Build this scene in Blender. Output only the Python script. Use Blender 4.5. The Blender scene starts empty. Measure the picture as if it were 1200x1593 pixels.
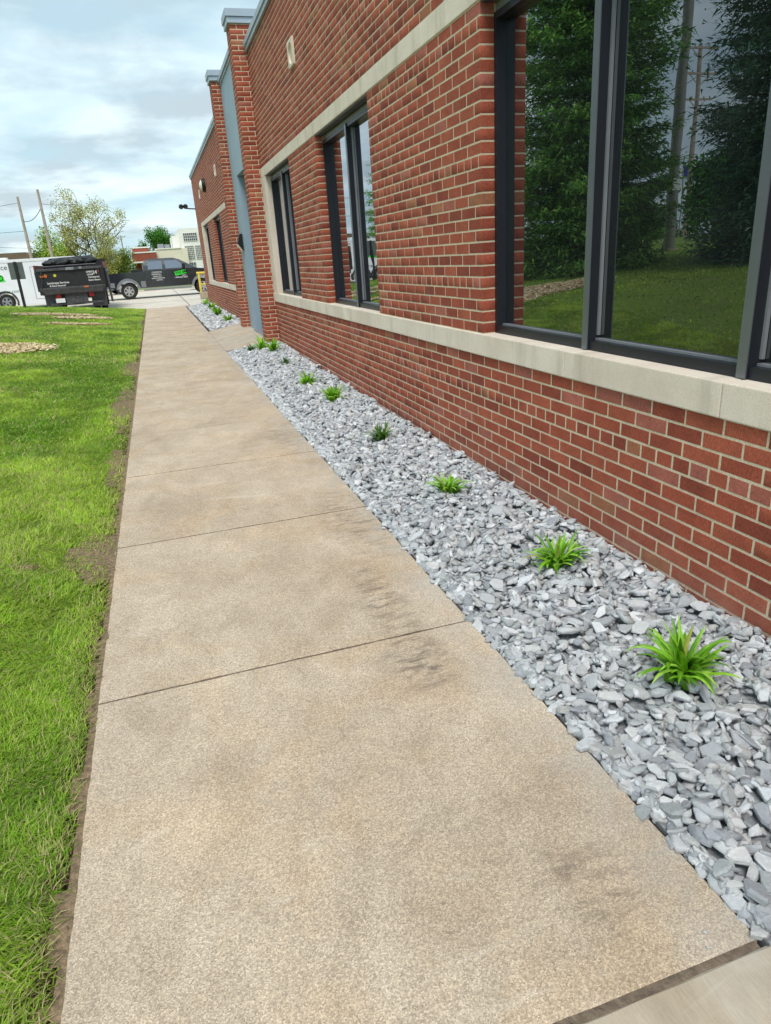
import bpy, bmesh, math, random
import numpy as np
from mathutils import Matrix, Vector, Euler

random.seed(7)
rng = np.random.default_rng(7)
scene = bpy.context.scene
COL = scene.collection
rad = math.radians

# ------------------------------------------------------------------ camera
CAM = Vector((0.0, 0.0, 1.45))
C_R = Vector((0.94917579, -0.3086004, -0.06189598))
C_U = Vector((0.16510735, 0.32076486, 0.93265721))
C_F = Vector((0.26796433, 0.89547512, -0.35541444))
cd = bpy.data.cameras.new('camera')
cd.sensor_fit = 'VERTICAL'; cd.sensor_height = 24.0; cd.sensor_width = 24.0
cd.lens = 15.9246
cd.clip_start = 0.05; cd.clip_end = 2000
cam = bpy.data.objects.new('camera', cd); COL.objects.link(cam)
m = Matrix((C_R, C_U, -C_F)).transposed().to_4x4(); m.translation = CAM
cam.matrix_world = m
scene.camera = cam

# ------------------------------------------------------------------ sky and sun
SUN_EL, SUN_AZ = rad(58), rad(205)          # azimuth from +Y towards +X
sund = Vector((math.sin(SUN_AZ) * math.cos(SUN_EL), math.cos(SUN_AZ) * math.cos(SUN_EL), math.sin(SUN_EL)))
w = bpy.data.worlds.new('World'); scene.world = w; w.use_nodes = True
nt = w.node_tree; nt.nodes.clear(); L = nt.links.new
def wn(t, **k):
    n = nt.nodes.new(t)
    for a, b in k.items(): setattr(n, a, b)
    return n
out = wn('ShaderNodeOutputWorld'); bg = wn('ShaderNodeBackground'); L(bg.outputs[0], out.inputs[0])
sky = wn('ShaderNodeTexSky', sky_type='NISHITA', sun_disc=False)
sky.sun_elevation = SUN_EL; sky.sun_rotation = SUN_AZ
tc = wn('ShaderNodeTexCoord'); sep = wn('ShaderNodeSeparateXYZ'); L(tc.outputs['Generated'], sep.inputs[0])
zz = wn('ShaderNodeMath', operation='MAXIMUM'); L(sep.outputs[2], zz.inputs[0]); zz.inputs[1].default_value = 0.0
za = wn('ShaderNodeMath', operation='ADD'); L(zz.outputs[0], za.inputs[0]); za.inputs[1].default_value = 0.16
dx = wn('ShaderNodeMath', operation='DIVIDE'); L(sep.outputs[0], dx.inputs[0]); L(za.outputs[0], dx.inputs[1])
dy = wn('ShaderNodeMath', operation='DIVIDE'); L(sep.outputs[1], dy.inputs[0]); L(za.outputs[0], dy.inputs[1])
cmb = wn('ShaderNodeCombineXYZ'); L(dx.outputs[0], cmb.inputs[0]); L(dy.outputs[0], cmb.inputs[1])
n1 = wn('ShaderNodeTexNoise'); n1.inputs['Scale'].default_value = 1.0; n1.inputs['Detail'].default_value = 7; n1.inputs['Roughness'].default_value = 0.52
n1.inputs['Distortion'].default_value = 0.25
n2 = wn('ShaderNodeTexNoise'); n2.inputs['Scale'].default_value = 2.1; n2.inputs['Detail'].default_value = 6; n2.inputs['Roughness'].default_value = 0.55
mp = wn('ShaderNodeMapping'); mp.inputs['Location'].default_value = (3.1, 7.7, 1.3); L(cmb.outputs[0], mp.inputs[0])
L(cmb.outputs[0], n1.inputs['Vector']); L(mp.outputs[0], n2.inputs['Vector'])
r1 = wn('ShaderNodeValToRGB'); r1.color_ramp.elements[0].position = 0.34; r1.color_ramp.elements[1].position = 0.66
L(n1.outputs[0], r1.inputs[0])
r2 = wn('ShaderNodeValToRGB'); r2.color_ramp.elements[0].position = 0.40; r2.color_ramp.elements[1].position = 0.58
r2.color_ramp.elements[0].color = (5.1, 5.8, 6.2, 1); r2.color_ramp.elements[1].color = (9.0, 10.2, 10.4, 1)
L(n2.outputs[0], r2.inputs[0])
blue = wn('ShaderNodeMix', data_type='RGBA'); blue.inputs[0].default_value = 0.75
L(sky.outputs[0], blue.inputs[6]); blue.inputs[7].default_value = (5.1, 7.5, 8.6, 1)
mx = wn('ShaderNodeMix', data_type='RGBA'); L(r1.outputs[0], mx.inputs[0]); L(blue.outputs[2], mx.inputs[6]); L(r2.outputs[0], mx.inputs[7])
L(mx.outputs[2], bg.inputs[0]); bg.inputs[1].default_value = 0.066
sd = bpy.data.lights.new('sun', 'SUN'); sd.energy = 1.5; sd.angle = rad(22); sd.color = (1.0, 0.96, 0.9)
so = bpy.data.objects.new('sun', sd); COL.objects.link(so)
so.rotation_euler = sund.to_track_quat('Z', 'Y').to_euler(); so.location = (10, -10, 30)
vs = scene.view_settings
vs.view_transform = 'Standard'; vs.look = 'None'; vs.gamma = 1.0; vs.exposure = 0.86; vs.use_curve_mapping = False
scene.cycles.use_adaptive_sampling = True; scene.cycles.adaptive_threshold = 0.02
scene.cycles.max_bounces = 5; scene.cycles.diffuse_bounces = 2; scene.cycles.glossy_bounces = 4
scene.cycles.caustics_reflective = False; scene.cycles.caustics_refractive = False

# ------------------------------------------------------------------ material helpers
def lin(r, g, b):
    f = lambda c: (c / 255 / 12.92) if c / 255 <= 0.04045 else ((c / 255 + 0.055) / 1.055) ** 2.4
    return (f(r), f(g), f(b), 1)
MATS = {}
class NT:
    def __init__(s, name):
        s.m = bpy.data.materials.new(name); s.m.use_nodes = True; s.t = s.m.node_tree
        s.b = s.t.nodes['Principled BSDF']; MATS[name] = s.m
    def n(s, t, ins=None, **k):
        nd = s.t.nodes.new(t)
        for a, b in k.items(): setattr(nd, a, b)
        for a, b in (ins or {}).items():
            if hasattr(b, 'is_output'): s.t.links.new(b, nd.inputs[a])
            else: nd.inputs[a].default_value = b
        return nd
    def link(s, a, b): s.t.links.new(a, b)
    def pos(s): return s.n('ShaderNodeNewGeometry').outputs['Position']
    def map(s, vec, scale=(1, 1, 1), loc=(0, 0, 0), rot=(0, 0, 0)):
        return s.n('ShaderNodeMapping', {'Vector': vec, 'Scale': scale, 'Location': loc, 'Rotation': rot}).outputs[0]
    def noise(s, vec, scale, detail=4, rough=0.55, dist=0.0):
        return s.n('ShaderNodeTexNoise', {'Vector': vec, 'Scale': scale, 'Detail': detail, 'Roughness': rough, 'Distortion': dist}).outputs[0]
    def ramp(s, fac, stops):
        nd = s.n('ShaderNodeValToRGB', {'Fac': fac}); cr = nd.color_ramp
        while len(cr.elements) < len(stops): cr.elements.new(0.5)
        for e, (p, c) in zip(cr.elements, stops):
            e.position = p; e.color = c if len(c) == 4 else (*c, 1)
        return nd.outputs[0]
    def mix(s, fac, a, b, mode='MIX'):
        nd = s.n('ShaderNodeMix', data_type='RGBA', blend_type=mode)
        for i, v in ((0, fac), (6, a), (7, b)):
            if hasattr(v, 'is_output'): s.link(v, nd.inputs[i])
            else: nd.inputs[i].default_value = v
        return nd.outputs[2]
    def math(s, op, a, b=0.0, c=0.0, clamp=False):
        nd = s.n('ShaderNodeMath', operation=op, use_clamp=clamp)
        for i, v in ((0, a), (1, b), (2, c)):
            if hasattr(v, 'is_output'): s.link(v, nd.inputs[i])
            else: nd.inputs[i].default_value = v
        return nd.outputs[0]
    def bump(s, h, strength=0.3, dist=0.01):
        nd = s.n('ShaderNodeBump', {'Height': h, 'Strength': strength, 'Distance': dist}); s.link(nd.outputs[0], s.b.inputs['Normal'])
    def base(s, v):
        if hasattr(v, 'is_output'): s.link(v, s.b.inputs['Base Color'])
        else: s.b.inputs['Base Color'].default_value = v
    def set(s, **k):
        for a, b in k.items(): s.b.inputs[a.replace('_', ' ')].default_value = b
        return s
G = lambda v: (v, v, v, 1)

def simple(name, col, rough=0.6, metal=0.0, var=0.15, scale=6.0, bump=0.0, bscale=60, spec=0.5, coat=0.0):
    n = NT(name); p = n.pos()
    f = n.noise(p, scale, 5)
    dark = tuple(c * (1 - var) for c in col[:3]) + (1,); lite = tuple(min(1, c * (1 + var)) for c in col[:3]) + (1,)
    n.base(n.ramp(f, [(0.3, dark), (0.7, lite)])); n.set(Roughness=rough, Metallic=metal)
    n.b.inputs['Specular IOR Level'].default_value = spec
    if coat: n.b.inputs['Coat Weight'].default_value = coat; n.b.inputs['Coat Roughness'].default_value = 0.08
    if bump: n.bump(n.noise(p, bscale, 4), bump, 0.01)
    return n.m

def brick_mat(name, source):
    n = NT(name); p = n.pos()
    base = n.n('ShaderNodeObjectInfo').outputs['Color'] if source == 'object' else n.n('ShaderNodeAttribute', attribute_name='col').outputs['Color']
    f1 = n.noise(n.map(p, (1, 1, 0.25)), 260, 3, 0.7)       # wire-cut vertical drag marks
    f2 = n.noise(p, 9, 5, 0.6)
    c = n.mix(1.0, base, n.ramp(f1, [(0.3, G(0.55)), (0.7, G(1.38))]), 'MULTIPLY')
    c = n.mix(0.6, c, n.mix(1.0, c, n.ramp(f2, [(0.3, (0.72, 0.68, 0.68, 1)), (0.7, (1.22, 1.16, 1.12, 1))]), 'MULTIPLY'))
    bl = n.ramp(n.noise(p, 2.2, 5, 0.65), [(0.6, G(0)), (0.78, G(1))])   # faint pale bloom
    z = n.n('ShaderNodeSeparateXYZ', {0: p}).outputs[2]
    c = n.mix(n.math('MULTIPLY', bl, 0.14), c, lin(196, 176, 160))
    sp = n.math('MULTIPLY', n.math('MULTIPLY', n.math('SUBTRACT', 0.26, z), 5.0, clamp=True), n.ramp(f2, [(0.35, G(0.25)), (0.65, G(1))]))   # splashed dust above the slate
    c = n.mix(n.math('MULTIPLY', sp, 0.45), c, lin(160, 118, 104))
    n.base(c); n.set(Roughness=0.82); n.b.inputs['Specular IOR Level'].default_value = 0.3
    n.bump(f1, 0.45, 0.004)
    return n.m
brick_mat('brick_single', 'object'); brick_mat('brick_many', 'attr')

n = NT('mortar'); p = n.pos()
n.base(n.mix(0.5, n.ramp(n.noise(p, 14, 5), [(0.3, lin(190, 173, 146)), (0.7, lin(216, 201, 174))]), n.ramp(n.noise(p, 180, 2), [(0.3, lin(170, 150, 120)), (0.7, lin(235, 225, 202))])))
n.set(Roughness=0.95); n.bump(n.noise(p, 220, 3), 0.4, 0.004)

n = NT('limestone'); p = n.pos()
c = n.ramp(n.noise(p, 3.0, 6, 0.6), [(0.3, lin(219, 204, 188)), (0.7, lin(239, 226, 211))])
st = n.ramp(n.noise(n.map(p, (1, 7, 0.9)), 1.0, 5, 0.65), [(0.52, G(0)), (0.75, G(1))])
c = n.mix(n.math('MULTIPLY', st, 0.5), c, lin(164, 154, 138))
sp = n.ramp(n.noise(p, 320, 2), [(0.36, lin(150, 140, 124)), (0.5, G(1))])
c = n.mix(0.35, c, n.mix(1.0, c, sp, 'MULTIPLY'))
n.base(c); n.set(Roughness=0.85); n.bump(n.noise(p, 120, 4, 0.7), 0.25, 0.004)

# sidewalk: exposed aggregate, with stains that have a shape of their own
def concrete(name, tint_a, tint_b, broom=False, spots=()):
    n = NT(name); p = n.pos()
    big = n.noise(p, 1.3, 6, 0.62, 0.4)
    c = n.ramp(big, [(0.28, tint_a), (0.72, tint_b)])
    hue = n.ramp(n.noise(n.map(p, (1, 1, 1), (9, 4, 0)), 2.4, 5, 0.62, 0.6), [(0.32, (1.05, 1.0, 0.93, 1)), (0.5, G(1.0)), (0.68, (0.96, 0.97, 1.0, 1))])
    c = n.mix(0.9, c, n.mix(1.0, c, hue, 'MULTIPLY'))
    mid = n.ramp(n.noise(n.map(p, (1, 0.6, 1)), 5.5, 6, 0.7, 0.6), [(0.3, (0.80, 0.75, 0.69, 1)), (0.65, (1.08, 1.07, 1.06, 1))])
    c = n.mix(0.75, c, n.mix(1.0, c, mid, 'MULTIPLY'))
    if not broom:
        vo = n.n('ShaderNodeTexVoronoi', {'Vector': p, 'Scale': 300.0})
        agg = n.ramp(n.n('ShaderNodeSeparateColor', {0: vo.outputs['Color']}).outputs[0],
                     [(0.0, lin(108, 99, 90)), (0.25, lin(170, 160, 148)), (0.6, lin(200, 191, 180)), (0.82, lin(232, 225, 214)), (1.0, lin(255, 252, 246))])
        c = n.mix(0.48, c, n.mix(1.0, n.mix(1.0, c, agg, 'MULTIPLY'), (1.85, 1.85, 1.85, 1), 'MULTIPLY'))
        pit = n.ramp(n.noise(p, 60, 2, 0.5), [(0.30, G(1)), (0.36, G(0))])
        c = n.mix(n.math('MULTIPLY', pit, 0.35), c, lin(120, 106, 92))
        h = vo.outputs['Distance']
        n.bump(h, 0.35, 0.004)
    else:
        br = n.noise(n.map(p, (170, 22, 1), rot=(0, 0, 0.12)), 1.0, 5, 0.8)
        c = n.mix(0.6, c, n.mix(1.0, c, n.ramp(br, [(0.3, G(0.82)), (0.7, G(1.14))]), 'MULTIPLY'))
        n.bump(br, 0.4, 0.004)
    # small dark flecks and pale scuffs
    fl = n.ramp(n.noise(n.map(p, (0.5, 1.4, 1), rot=(0, 0, 0.15)), 11, 5, 0.72, 0.5), [(0.66, G(0)), (0.76, G(1))])
    c = n.mix(n.math('MULTIPLY', fl, 0.42), c, lin(132, 118, 104))
    sc = n.ramp(n.noise(n.map(p, (0.5, 1.6, 1), (4, 2, 0), (0, 0, 0.5)), 3.2, 6, 0.7, 0.8), [(0.60, G(0)), (0.72, G(1))])
    c = n.mix(n.math('MULTIPLY', sc, 0.30), c, lin(226, 218, 206))
    xy = n.n('ShaderNodeSeparateXYZ', {0: p})
    # tyre-tread smears: short dark bars, broken by noise
    if spots: wv0 = n.ramp(n.noise(n.map(p, (9, 24, 1)), 1.0, 6, 0.72, 0.4), [(0.46, G(0)), (0.62, G(1))])
    for (cx, cy, rx, ry, amt, bars) in spots:
        ex = n.math('DIVIDE', n.math('SUBTRACT', xy.outputs[0], cx), rx); ey = n.math('DIVIDE', n.math('SUBTRACT', xy.outputs[1], cy), ry)
        d = n.math('ADD', n.math('MULTIPLY', ex, ex), n.math('MULTIPLY', ey, ey))
        f = n.ramp(d, [(0.0, G(1)), (1.0, G(0))])
        f = n.math('MULTIPLY', f, wv0)
        c = n.mix(n.math('MULTIPLY', f, amt), c, lin(96, 86, 78))
    # grey cement haze along the planting-bed edge
    ed = n.math('MULTIPLY', n.math('SUBTRACT', xy.outputs[0], 0.80), 4.5, clamp=True)
    eg = n.math('MULTIPLY', ed, n.ramp(n.noise(p, 4.0, 5, 0.6), [(0.40, G(0)), (0.62, G(1))]))
    c = n.mix(n.math('MULTIPLY', eg, 0.45), c, lin(176, 176, 174))
    n.base(c); n.set(Roughness=0.9); n.b.inputs['Specular IOR Level'].default_value = 0.25
    return n.m
concrete('aggregate', lin(176, 162, 145), lin(204, 192, 177), spots=[(0.74, 2.60, 0.13, 0.50, 0.72, 34), (0.72, 2.08, 0.17, 0.24, 0.72, 30),
         (0.76, 1.02, 0.17, 0.16, 0.62, 30), (0.88, 3.6, 0.2, 0.7, 0.55, 26), (0.9, 5.9, 0.22, 0.9, 0.4, 20), (0.45, 1.33, 0.3, 0.12, 0.25, 18)])
concrete('broomed', lin(170, 158, 141), lin(200, 190, 174), broom=True)
concrete('lot_concrete', lin(196, 188, 176), lin(220, 212, 200), broom=True)
simple('dirt', lin(98, 80, 66), 0.95, var=0.45, scale=30, bump=0.8, bscale=90)
simple('joint_dirt', lin(112, 98, 84), 0.95, var=0.4, scale=40, bump=0.8, bscale=90)
simple('bare_earth', lin(132, 112, 88), 0.95, var=0.5, scale=50, bump=1.0, bscale=120)
simple('soil_dark', lin(100, 80, 62), 0.95, var=0.6, scale=70, bump=1.0, bscale=120)

n = NT('lawn_base'); p = n.pos()
c = n.ramp(n.noise(p, 1.1, 6, 0.6), [(0.3, lin(98, 126, 36)), (0.7, lin(138, 162, 56))])
c = n.mix(0.6, c, n.ramp(n.noise(p, 46, 4, 0.7), [(0.3, lin(60, 78, 24)), (0.55, lin(112, 142, 42)), (0.75, lin(152, 170, 80))]))
dp = n.ramp(n.noise(p, 0.7, 5, 0.6), [(0.58, G(0)), (0.72, G(1))])
c = n.mix(n.math('MULTIPLY', dp, 0.5), c, lin(140, 128, 80)); n.base(c); n.set(Roughness=0.9); n.bump(n.noise(p, 60, 4), 0.8, 0.03)

def attr_mat(name, rough=0.6, trans=0.0, var=0.2, scale=40, spec=0.4, bump=0.0, bscale=100):
    n = NT(name); p = n.pos(); base = n.n('ShaderNodeAttribute', attribute_name='col').outputs['Color']
    f = n.noise(p, scale, 4, 0.65)
    c = n.mix(1.0, base, n.ramp(f, [(0.3, G(1 - var)), (0.7, G(1 + var))]), 'MULTIPLY')
    n.base(c); n.set(Roughness=rough); n.b.inputs['Specular IOR Level'].default_value = spec
    if trans: n.b.inputs['Subsurface Weight'].default_value = 0.0
    if bump: n.bump(f if bscale is None else n.noise(p, bscale, 4, 0.7), bump, 0.004)
    if trans:
        tr = n.n('ShaderNodeBsdfTranslucent'); n.link(c, tr.inputs[0])
        ms = n.n('ShaderNodeMixShader', {0: trans}); n.link(n.b.outputs[0], ms.inputs[1]); n.link(tr.outputs[0], ms.inputs[2])
        n.link(ms.outputs[0], n.t.nodes['Material Output'].inputs[0])
    return n.m
attr_mat('grass', 0.6, 0.42, 0.15, 30)
attr_mat('foliage', 0.65, 0.25, 0.2, 3, 0.2)
attr_mat('chips', 0.9, 0, 0.25, 60, 0.2)

def stone_mat(name, src):
    n = NT(name); p = n.pos()
    base = n.n('ShaderNodeObjectInfo').outputs['Color'] if src == 'object' else n.n('ShaderNodeAttribute', attribute_name='col').outputs['Color']
    f = n.noise(n.map(p, (1, 1, 2.5)), 55, 5, 0.7, 1.2)
    c = n.mix(1.0, base, n.ramp(f, [(0.3, G(0.86)), (0.7, G(1.15))]), 'MULTIPLY')
    v = n.ramp(n.noise(n.map(p, (1, 1, 1), (5, 3, 2)), 26, 5, 0.7, 1.5), [(0.62, G(0)), (0.72, G(1))])
    c = n.mix(n.math('MULTIPLY', v, 0.35), c, lin(205, 208, 212))
    n.base(c); n.set(Roughness=0.72); n.b.inputs['Specular IOR Level'].default_value = 0.35
    n.bump(n.noise(p, 150, 5, 0.78, 0.8), 0.8, 0.007)
stone_mat('slate_single', 'object'); stone_mat('slate_many', 'attr')

def leaf_mat():
    n = NT('daylily_leaf'); p = n.pos()
    oi = n.n('ShaderNodeObjectInfo').outputs['Color']
    c = n.mix(1.0, oi, n.ramp(n.noise(p, 35, 4), [(0.3, G(0.8)), (0.7, G(1.2))]), 'MULTIPLY')
    n.base(c); n.set(Roughness=0.45)
    tr = n.n('ShaderNodeBsdfTranslucent'); n.link(c, tr.inputs[0])
    ms = n.n('ShaderNodeMixShader', {0: 0.3}); n.link(n.b.outputs[0], ms.inputs[1]); n.link(tr.outputs[0], ms.inputs[2])
    n.link(ms.outputs[0], n.t.nodes['Material Output'].inputs[0])
leaf_mat()

n = NT('window_glass'); p = n.pos(); n.base((0.010, 0.012, 0.013, 1)); n.set(Roughness=0.4); n.b.inputs['Specular IOR Level'].default_value = 0.0
wob = n.n('ShaderNodeBump', {'Height': n.noise(p, 1.6, 2, 0.4), 'Strength': 0.05, 'Distance': 0.02}).outputs[0]   # slight roller-wave in the panes
gl = n.n('ShaderNodeBsdfGlossy', {'Color': (0.93, 0.95, 1.0, 1), 'Roughness': 0.0, 'Normal': wob})
fc = n.n('ShaderNodeLayerWeight', {0: 0.5}).outputs['Facing']
fz = n.math('ADD', n.math('MULTIPLY', n.math('POWER', fc, 2.6), 0.95), 0.16)
du = n.ramp(n.noise(p, 2.6, 6, 0.7), [(0.35, G(0.0)), (0.8, G(1.0))])
ms = n.n('ShaderNodeMixShader', {0: fz}); n.link(n.b.outputs[0], ms.inputs[1]); n.link(gl.outputs[0], ms.inputs[2]); n.link(ms.outputs[0], n.t.nodes['Material Output'].inputs[0])
n.base(n.ramp(du, [(0.0, (0.008, 0.010, 0.011, 1)), (1.0, (0.022, 0.023, 0.024, 1))]))
simple('bronze_frame', lin(48, 50, 58), 0.38, 0.5, 0.1, 3)
simple('light_frame', lin(150, 152, 158), 0.45, 0.4, 0.1, 3)
simple('coping_metal', lin(168, 180, 192), 0.45, 0.3, 0.08, 2)
simple('blue_panel', lin(150, 172, 188), 0.6, 0.0, 0.05, 1.5)
simple('black_metal', lin(26, 26, 28), 0.5, 0.2, 0.2, 8)
simple('roofing', lin(90, 88, 86), 0.9)
simple('caulk', lin(196, 190, 178), 0.9)
simple('bed_base', lin(140, 142, 146), 0.9, var=0.4, scale=60, bump=0.8, bscale=70)
simple('plastic_edging', lin(92, 92, 94), 0.6)
simple('black_paint', lin(36, 39, 47), 0.2, 0.0, 0.15, 4, coat=1.0)
simple('dull_black', lin(34, 34, 38), 0.6, 0.0, 0.25, 5)
simple('mud_rubber', lin(72, 74, 78), 0.7, 0.0, 0.25, 5)
simple('mullion_lit_metal', lin(122, 126, 134), 0.35, 0.6, 0.08, 3)  # lighter tone of the mullion metal, with sky light on its front painted in
simple('steel_worn', lin(84, 84, 88), 0.5, 0.4, 0.3, 6)
simple('tarp', lin(26, 27, 31), 0.55, 0.0, 0.3, 6, bump=0.6, bscale=12)
simple('wood_board', lin(120, 70, 58), 0.8, 0, 0.3, 9)
simple('white_paint', lin(228, 231, 234), 0.35, 0.0, 0.04, 1.5, coat=0.3)
simple('white_trim', lin(226, 228, 230), 0.4, 0.0, 0.04, 3)
simple('letter_white', lin(206, 206, 206), 0.5, var=0.03)
simple('letter_grey', lin(70, 78, 82), 0.5, var=0.05)
simple('letter_green', lin(40, 120, 70), 0.5, var=0.05)
simple('banner_green', lin(46, 210, 50), 0.5, var=0.05)
simple('letter_dark', lin(16, 40, 18), 0.5, var=0.05)
simple('decal_orange', lin(214, 110, 40), 0.5, var=0.1)
simple('decal_yellow', lin(214, 200, 60), 0.5, var=0.1)
simple('tail_red', lin(140, 26, 30), 0.3, var=0.15)
simple('tyre', lin(38, 37, 37), 0.85, var=0.2, scale=12)
simple('rim_alloy', lin(196, 196, 196), 0.3, 0.6, 0.06)
simple('flare_grey', lin(120, 122, 126), 0.5, var=0.06)
n = NT('car_glass'); n.base(lin(104, 118, 134)); n.set(Roughness=0.05, IOR=1.7)
simple('yellow_paint', lin(226, 200, 84), 0.5, var=0.12)
simple('meter_brown', lin(110, 92, 74), 0.7, var=0.2)
simple('concrete_block', lin(176, 160, 138), 0.9, var=0.15)
simple('pole_wood', lin(166, 152, 140), 0.9, var=0.2, scale=4)
simple('bark', lin(92, 78, 64), 0.95, var=0.3, scale=6, bump=0.6, bscale=20)
simple('pole_metal', lin(150, 148, 142), 0.5, 0.4, 0.1)
simple('sign_back', lin(112, 118, 120), 0.5, 0.4, 0.12)
simple('far_cream', lin(222, 214, 194), 0.8, var=0.06, scale=0.5)
simple('far_white', lin(232, 230, 222), 0.7, var=0.04)
simple('far_brick', lin(148, 78, 60), 0.85, var=0.14, scale=5)
simple('far_glass', lin(86, 94, 100), 0.2, var=0.3, scale=1)
simple('asphalt', lin(96, 94, 92), 0.9, var=0.15, scale=8)
simple('flag_blue', lin(48, 58, 150), 0.7, var=0.1)
simple('car_silver', lin(176, 180, 186), 0.3, 0.4, 0.05, coat=0.4)
simple('car_blue', lin(60, 80, 110), 0.3, 0.3, 0.05, coat=0.4)
simple('terrain', lin(116, 126, 70), 0.95, var=0.2, scale=0.2)
simple('lens_white', lin(236, 232, 220), 0.3, var=0.03)

# ------------------------------------------------------------------ mesh helpers
class MB:
    def __init__(s): s.v = []; s.f = []; s.smooth = False
    def add(s, vs, fs):
        o = len(s.v); s.v.extend([tuple(q) for q in vs]); s.f.extend([tuple(i + o for i in f) for f in fs]); return s
    def box(s, x0, x1, y0, y1, z0, z1, ch=0.0):
        if ch <= 0:
            vs = [(x, y, z) for x in (x0, x1) for y in (y0, y1) for z in (z0, z1)]
            return s.add(vs, [(0, 1, 3, 2), (4, 6, 7, 5), (0, 4, 5, 1), (2, 3, 7, 6), (0, 2, 6, 4), (1, 5, 7, 3)])
        bm = bmesh.new(); bmesh.ops.create_cube(bm, size=1)
        for v in bm.verts: v.co = Vector(((x0 + x1) / 2 + v.co.x * (x1 - x0), (y0 + y1) / 2 + v.co.y * (y1 - y0), (z0 + z1) / 2 + v.co.z * (z1 - z0)))
        bmesh.ops.bevel(bm, geom=bm.edges[:], offset=ch, segments=2, affect='EDGES', profile=0.6)
        bm.verts.index_update(); s.add([v.co for v in bm.verts], [[v.index for v in f.verts] for f in bm.faces]); bm.free(); return s
    def tube(s, pts, r, seg=8, cap=True):
        pts = [Vector(q) for q in pts]; rs = r if isinstance(r, (list, tuple)) else [r] * len(pts)
        vs = []; fs = []
        for i, q in enumerate(pts):
            d = (pts[min(i + 1, len(pts) - 1)] - pts[max(i - 1, 0)]).normalized()
            a = d.cross(Vector((0, 0, 1)) if abs(d.z) < 0.9 else Vector((1, 0, 0))).normalized(); b = d.cross(a)
            for k in range(seg):
                t = 2 * math.pi * k / seg; vs.append(q + (a * math.cos(t) + b * math.sin(t)) * rs[i])
        for i in range(len(pts) - 1):
            for k in range(seg):
                fs.append((i * seg + k, i * seg + (k + 1) % seg, (i + 1) * seg + (k + 1) % seg, (i + 1) * seg + k))
        if cap: fs.append(tuple(range(seg - 1, -1, -1))); fs.append(tuple((len(pts) - 1) * seg + k for k in range(seg)))
        return s.add(vs, fs)
    def prism(s, poly, axis, a0, a1):
        """poly of 2-D points extruded along axis ('x','y','z')"""
        f = {'x': lambda p, a: (a, p[0], p[1]), 'y': lambda p, a: (p[0], a, p[1]), 'z': lambda p, a: (p[0], p[1], a)}[axis]
        k = len(poly); vs = [f(p, a0) for p in poly] + [f(p, a1) for p in poly]
        return s.add(vs, [tuple(range(k - 1, -1, -1)), tuple(range(k, 2 * k))] + [(i, (i + 1) % k, k + (i + 1) % k, k + i) for i in range(k)])
    def lathe(s, prof, axis, c, seg=24):
        """prof: list of (radius, along)"""
        vs = []; fs = []; k = len(prof)
        for j in range(seg):
            t = 2 * math.pi * j / seg; ca, sa = math.cos(t), math.sin(t)
            for r, a in prof:
                q = {'x': (a, r * ca, r * sa), 'y': (r * ca, a, r * sa), 'z': (r * ca, r * sa, a)}[axis]
                vs.append((c[0] + q[0], c[1] + q[1], c[2] + q[2]))
        for j in range(seg):
            for i in range(k - 1):
                fs.append((j * k + i, j * k + i + 1, ((j + 1) % seg) * k + i + 1, ((j + 1) % seg) * k + i))
        return s.add(vs, fs)
    def build(s, name, mat, parent=None, smooth=False):
        me = bpy.data.meshes.new(name); me.from_pydata(s.v, [], s.f); me.update()
        bm = bmesh.new(); bm.from_mesh(me); bmesh.ops.recalc_face_normals(bm, faces=bm.faces[:])
        if name in ('ground', 'soil_strip', 'gravel_bed'): bmesh.ops.reverse_faces(bm, faces=[f for f in bm.faces if f.normal.z < 0])
        bm.to_mesh(me); bm.free()
        if smooth:
            me.polygons.foreach_set('use_smooth', [True] * len(me.polygons))
            try: me.set_sharp_from_angle(angle=rad(35))
            except Exception: pass
        me.materials.append(MATS[mat])
        return obj(name, me, parent)
def obj(name, me, parent=None):
    o = bpy.data.objects.new(name, me); COL.objects.link(o)
    if parent: o.parent = parent
    return o
def tag(o, label=None, cat=None, group=None, kind=None):
    if label: o['label'] = label
    if cat: o['category'] = cat
    if group: o['group'] = group
    if kind: o['kind'] = kind
    return o
def thing(name, label, cat, loc=(0, 0, 0), rz=0.0, group=None):
    o = bpy.data.objects.new(name, None); COL.objects.link(o); o.location = loc; o.rotation_euler = (0, 0, rz)
    o.empty_display_size = 0.2
    return tag(o, label, cat, group)
def part(name, mat, parent, fn, smooth=False):
    b = MB(); fn(b); return b.build(name, mat, parent, smooth)
def tri_mesh(name, V, F, mat, colors=None, parent=None):
    """fast numpy mesh; F is (n,3) or (n,4)"""
    me = bpy.data.meshes.new(name); V = np.asarray(V, np.float32); F = np.asarray(F, np.int32); k = F.shape[1]
    me.vertices.add(len(V)); me.vertices.foreach_set('co', V.ravel())
    me.loops.add(F.size); me.loops.foreach_set('vertex_index', F.ravel())
    me.polygons.add(len(F)); me.polygons.foreach_set('loop_start', np.arange(0, F.size, k, dtype=np.int32))
    me.polygons.foreach_set('loop_total', np.full(len(F), k, np.int32))
    me.update(calc_edges=True)
    if colors is not None:
        a = me.color_attributes.new('col', 'FLOAT_COLOR', 'POINT'); cc = np.ones((len(V), 4), np.float32); cc[:, :3] = colors
        a.data.foreach_set('color', cc.ravel())
    me.materials.append(MATS[mat]); me.validate()
    return obj(name, me, parent)
_lat = rng.random((64, 64, 3))
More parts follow.
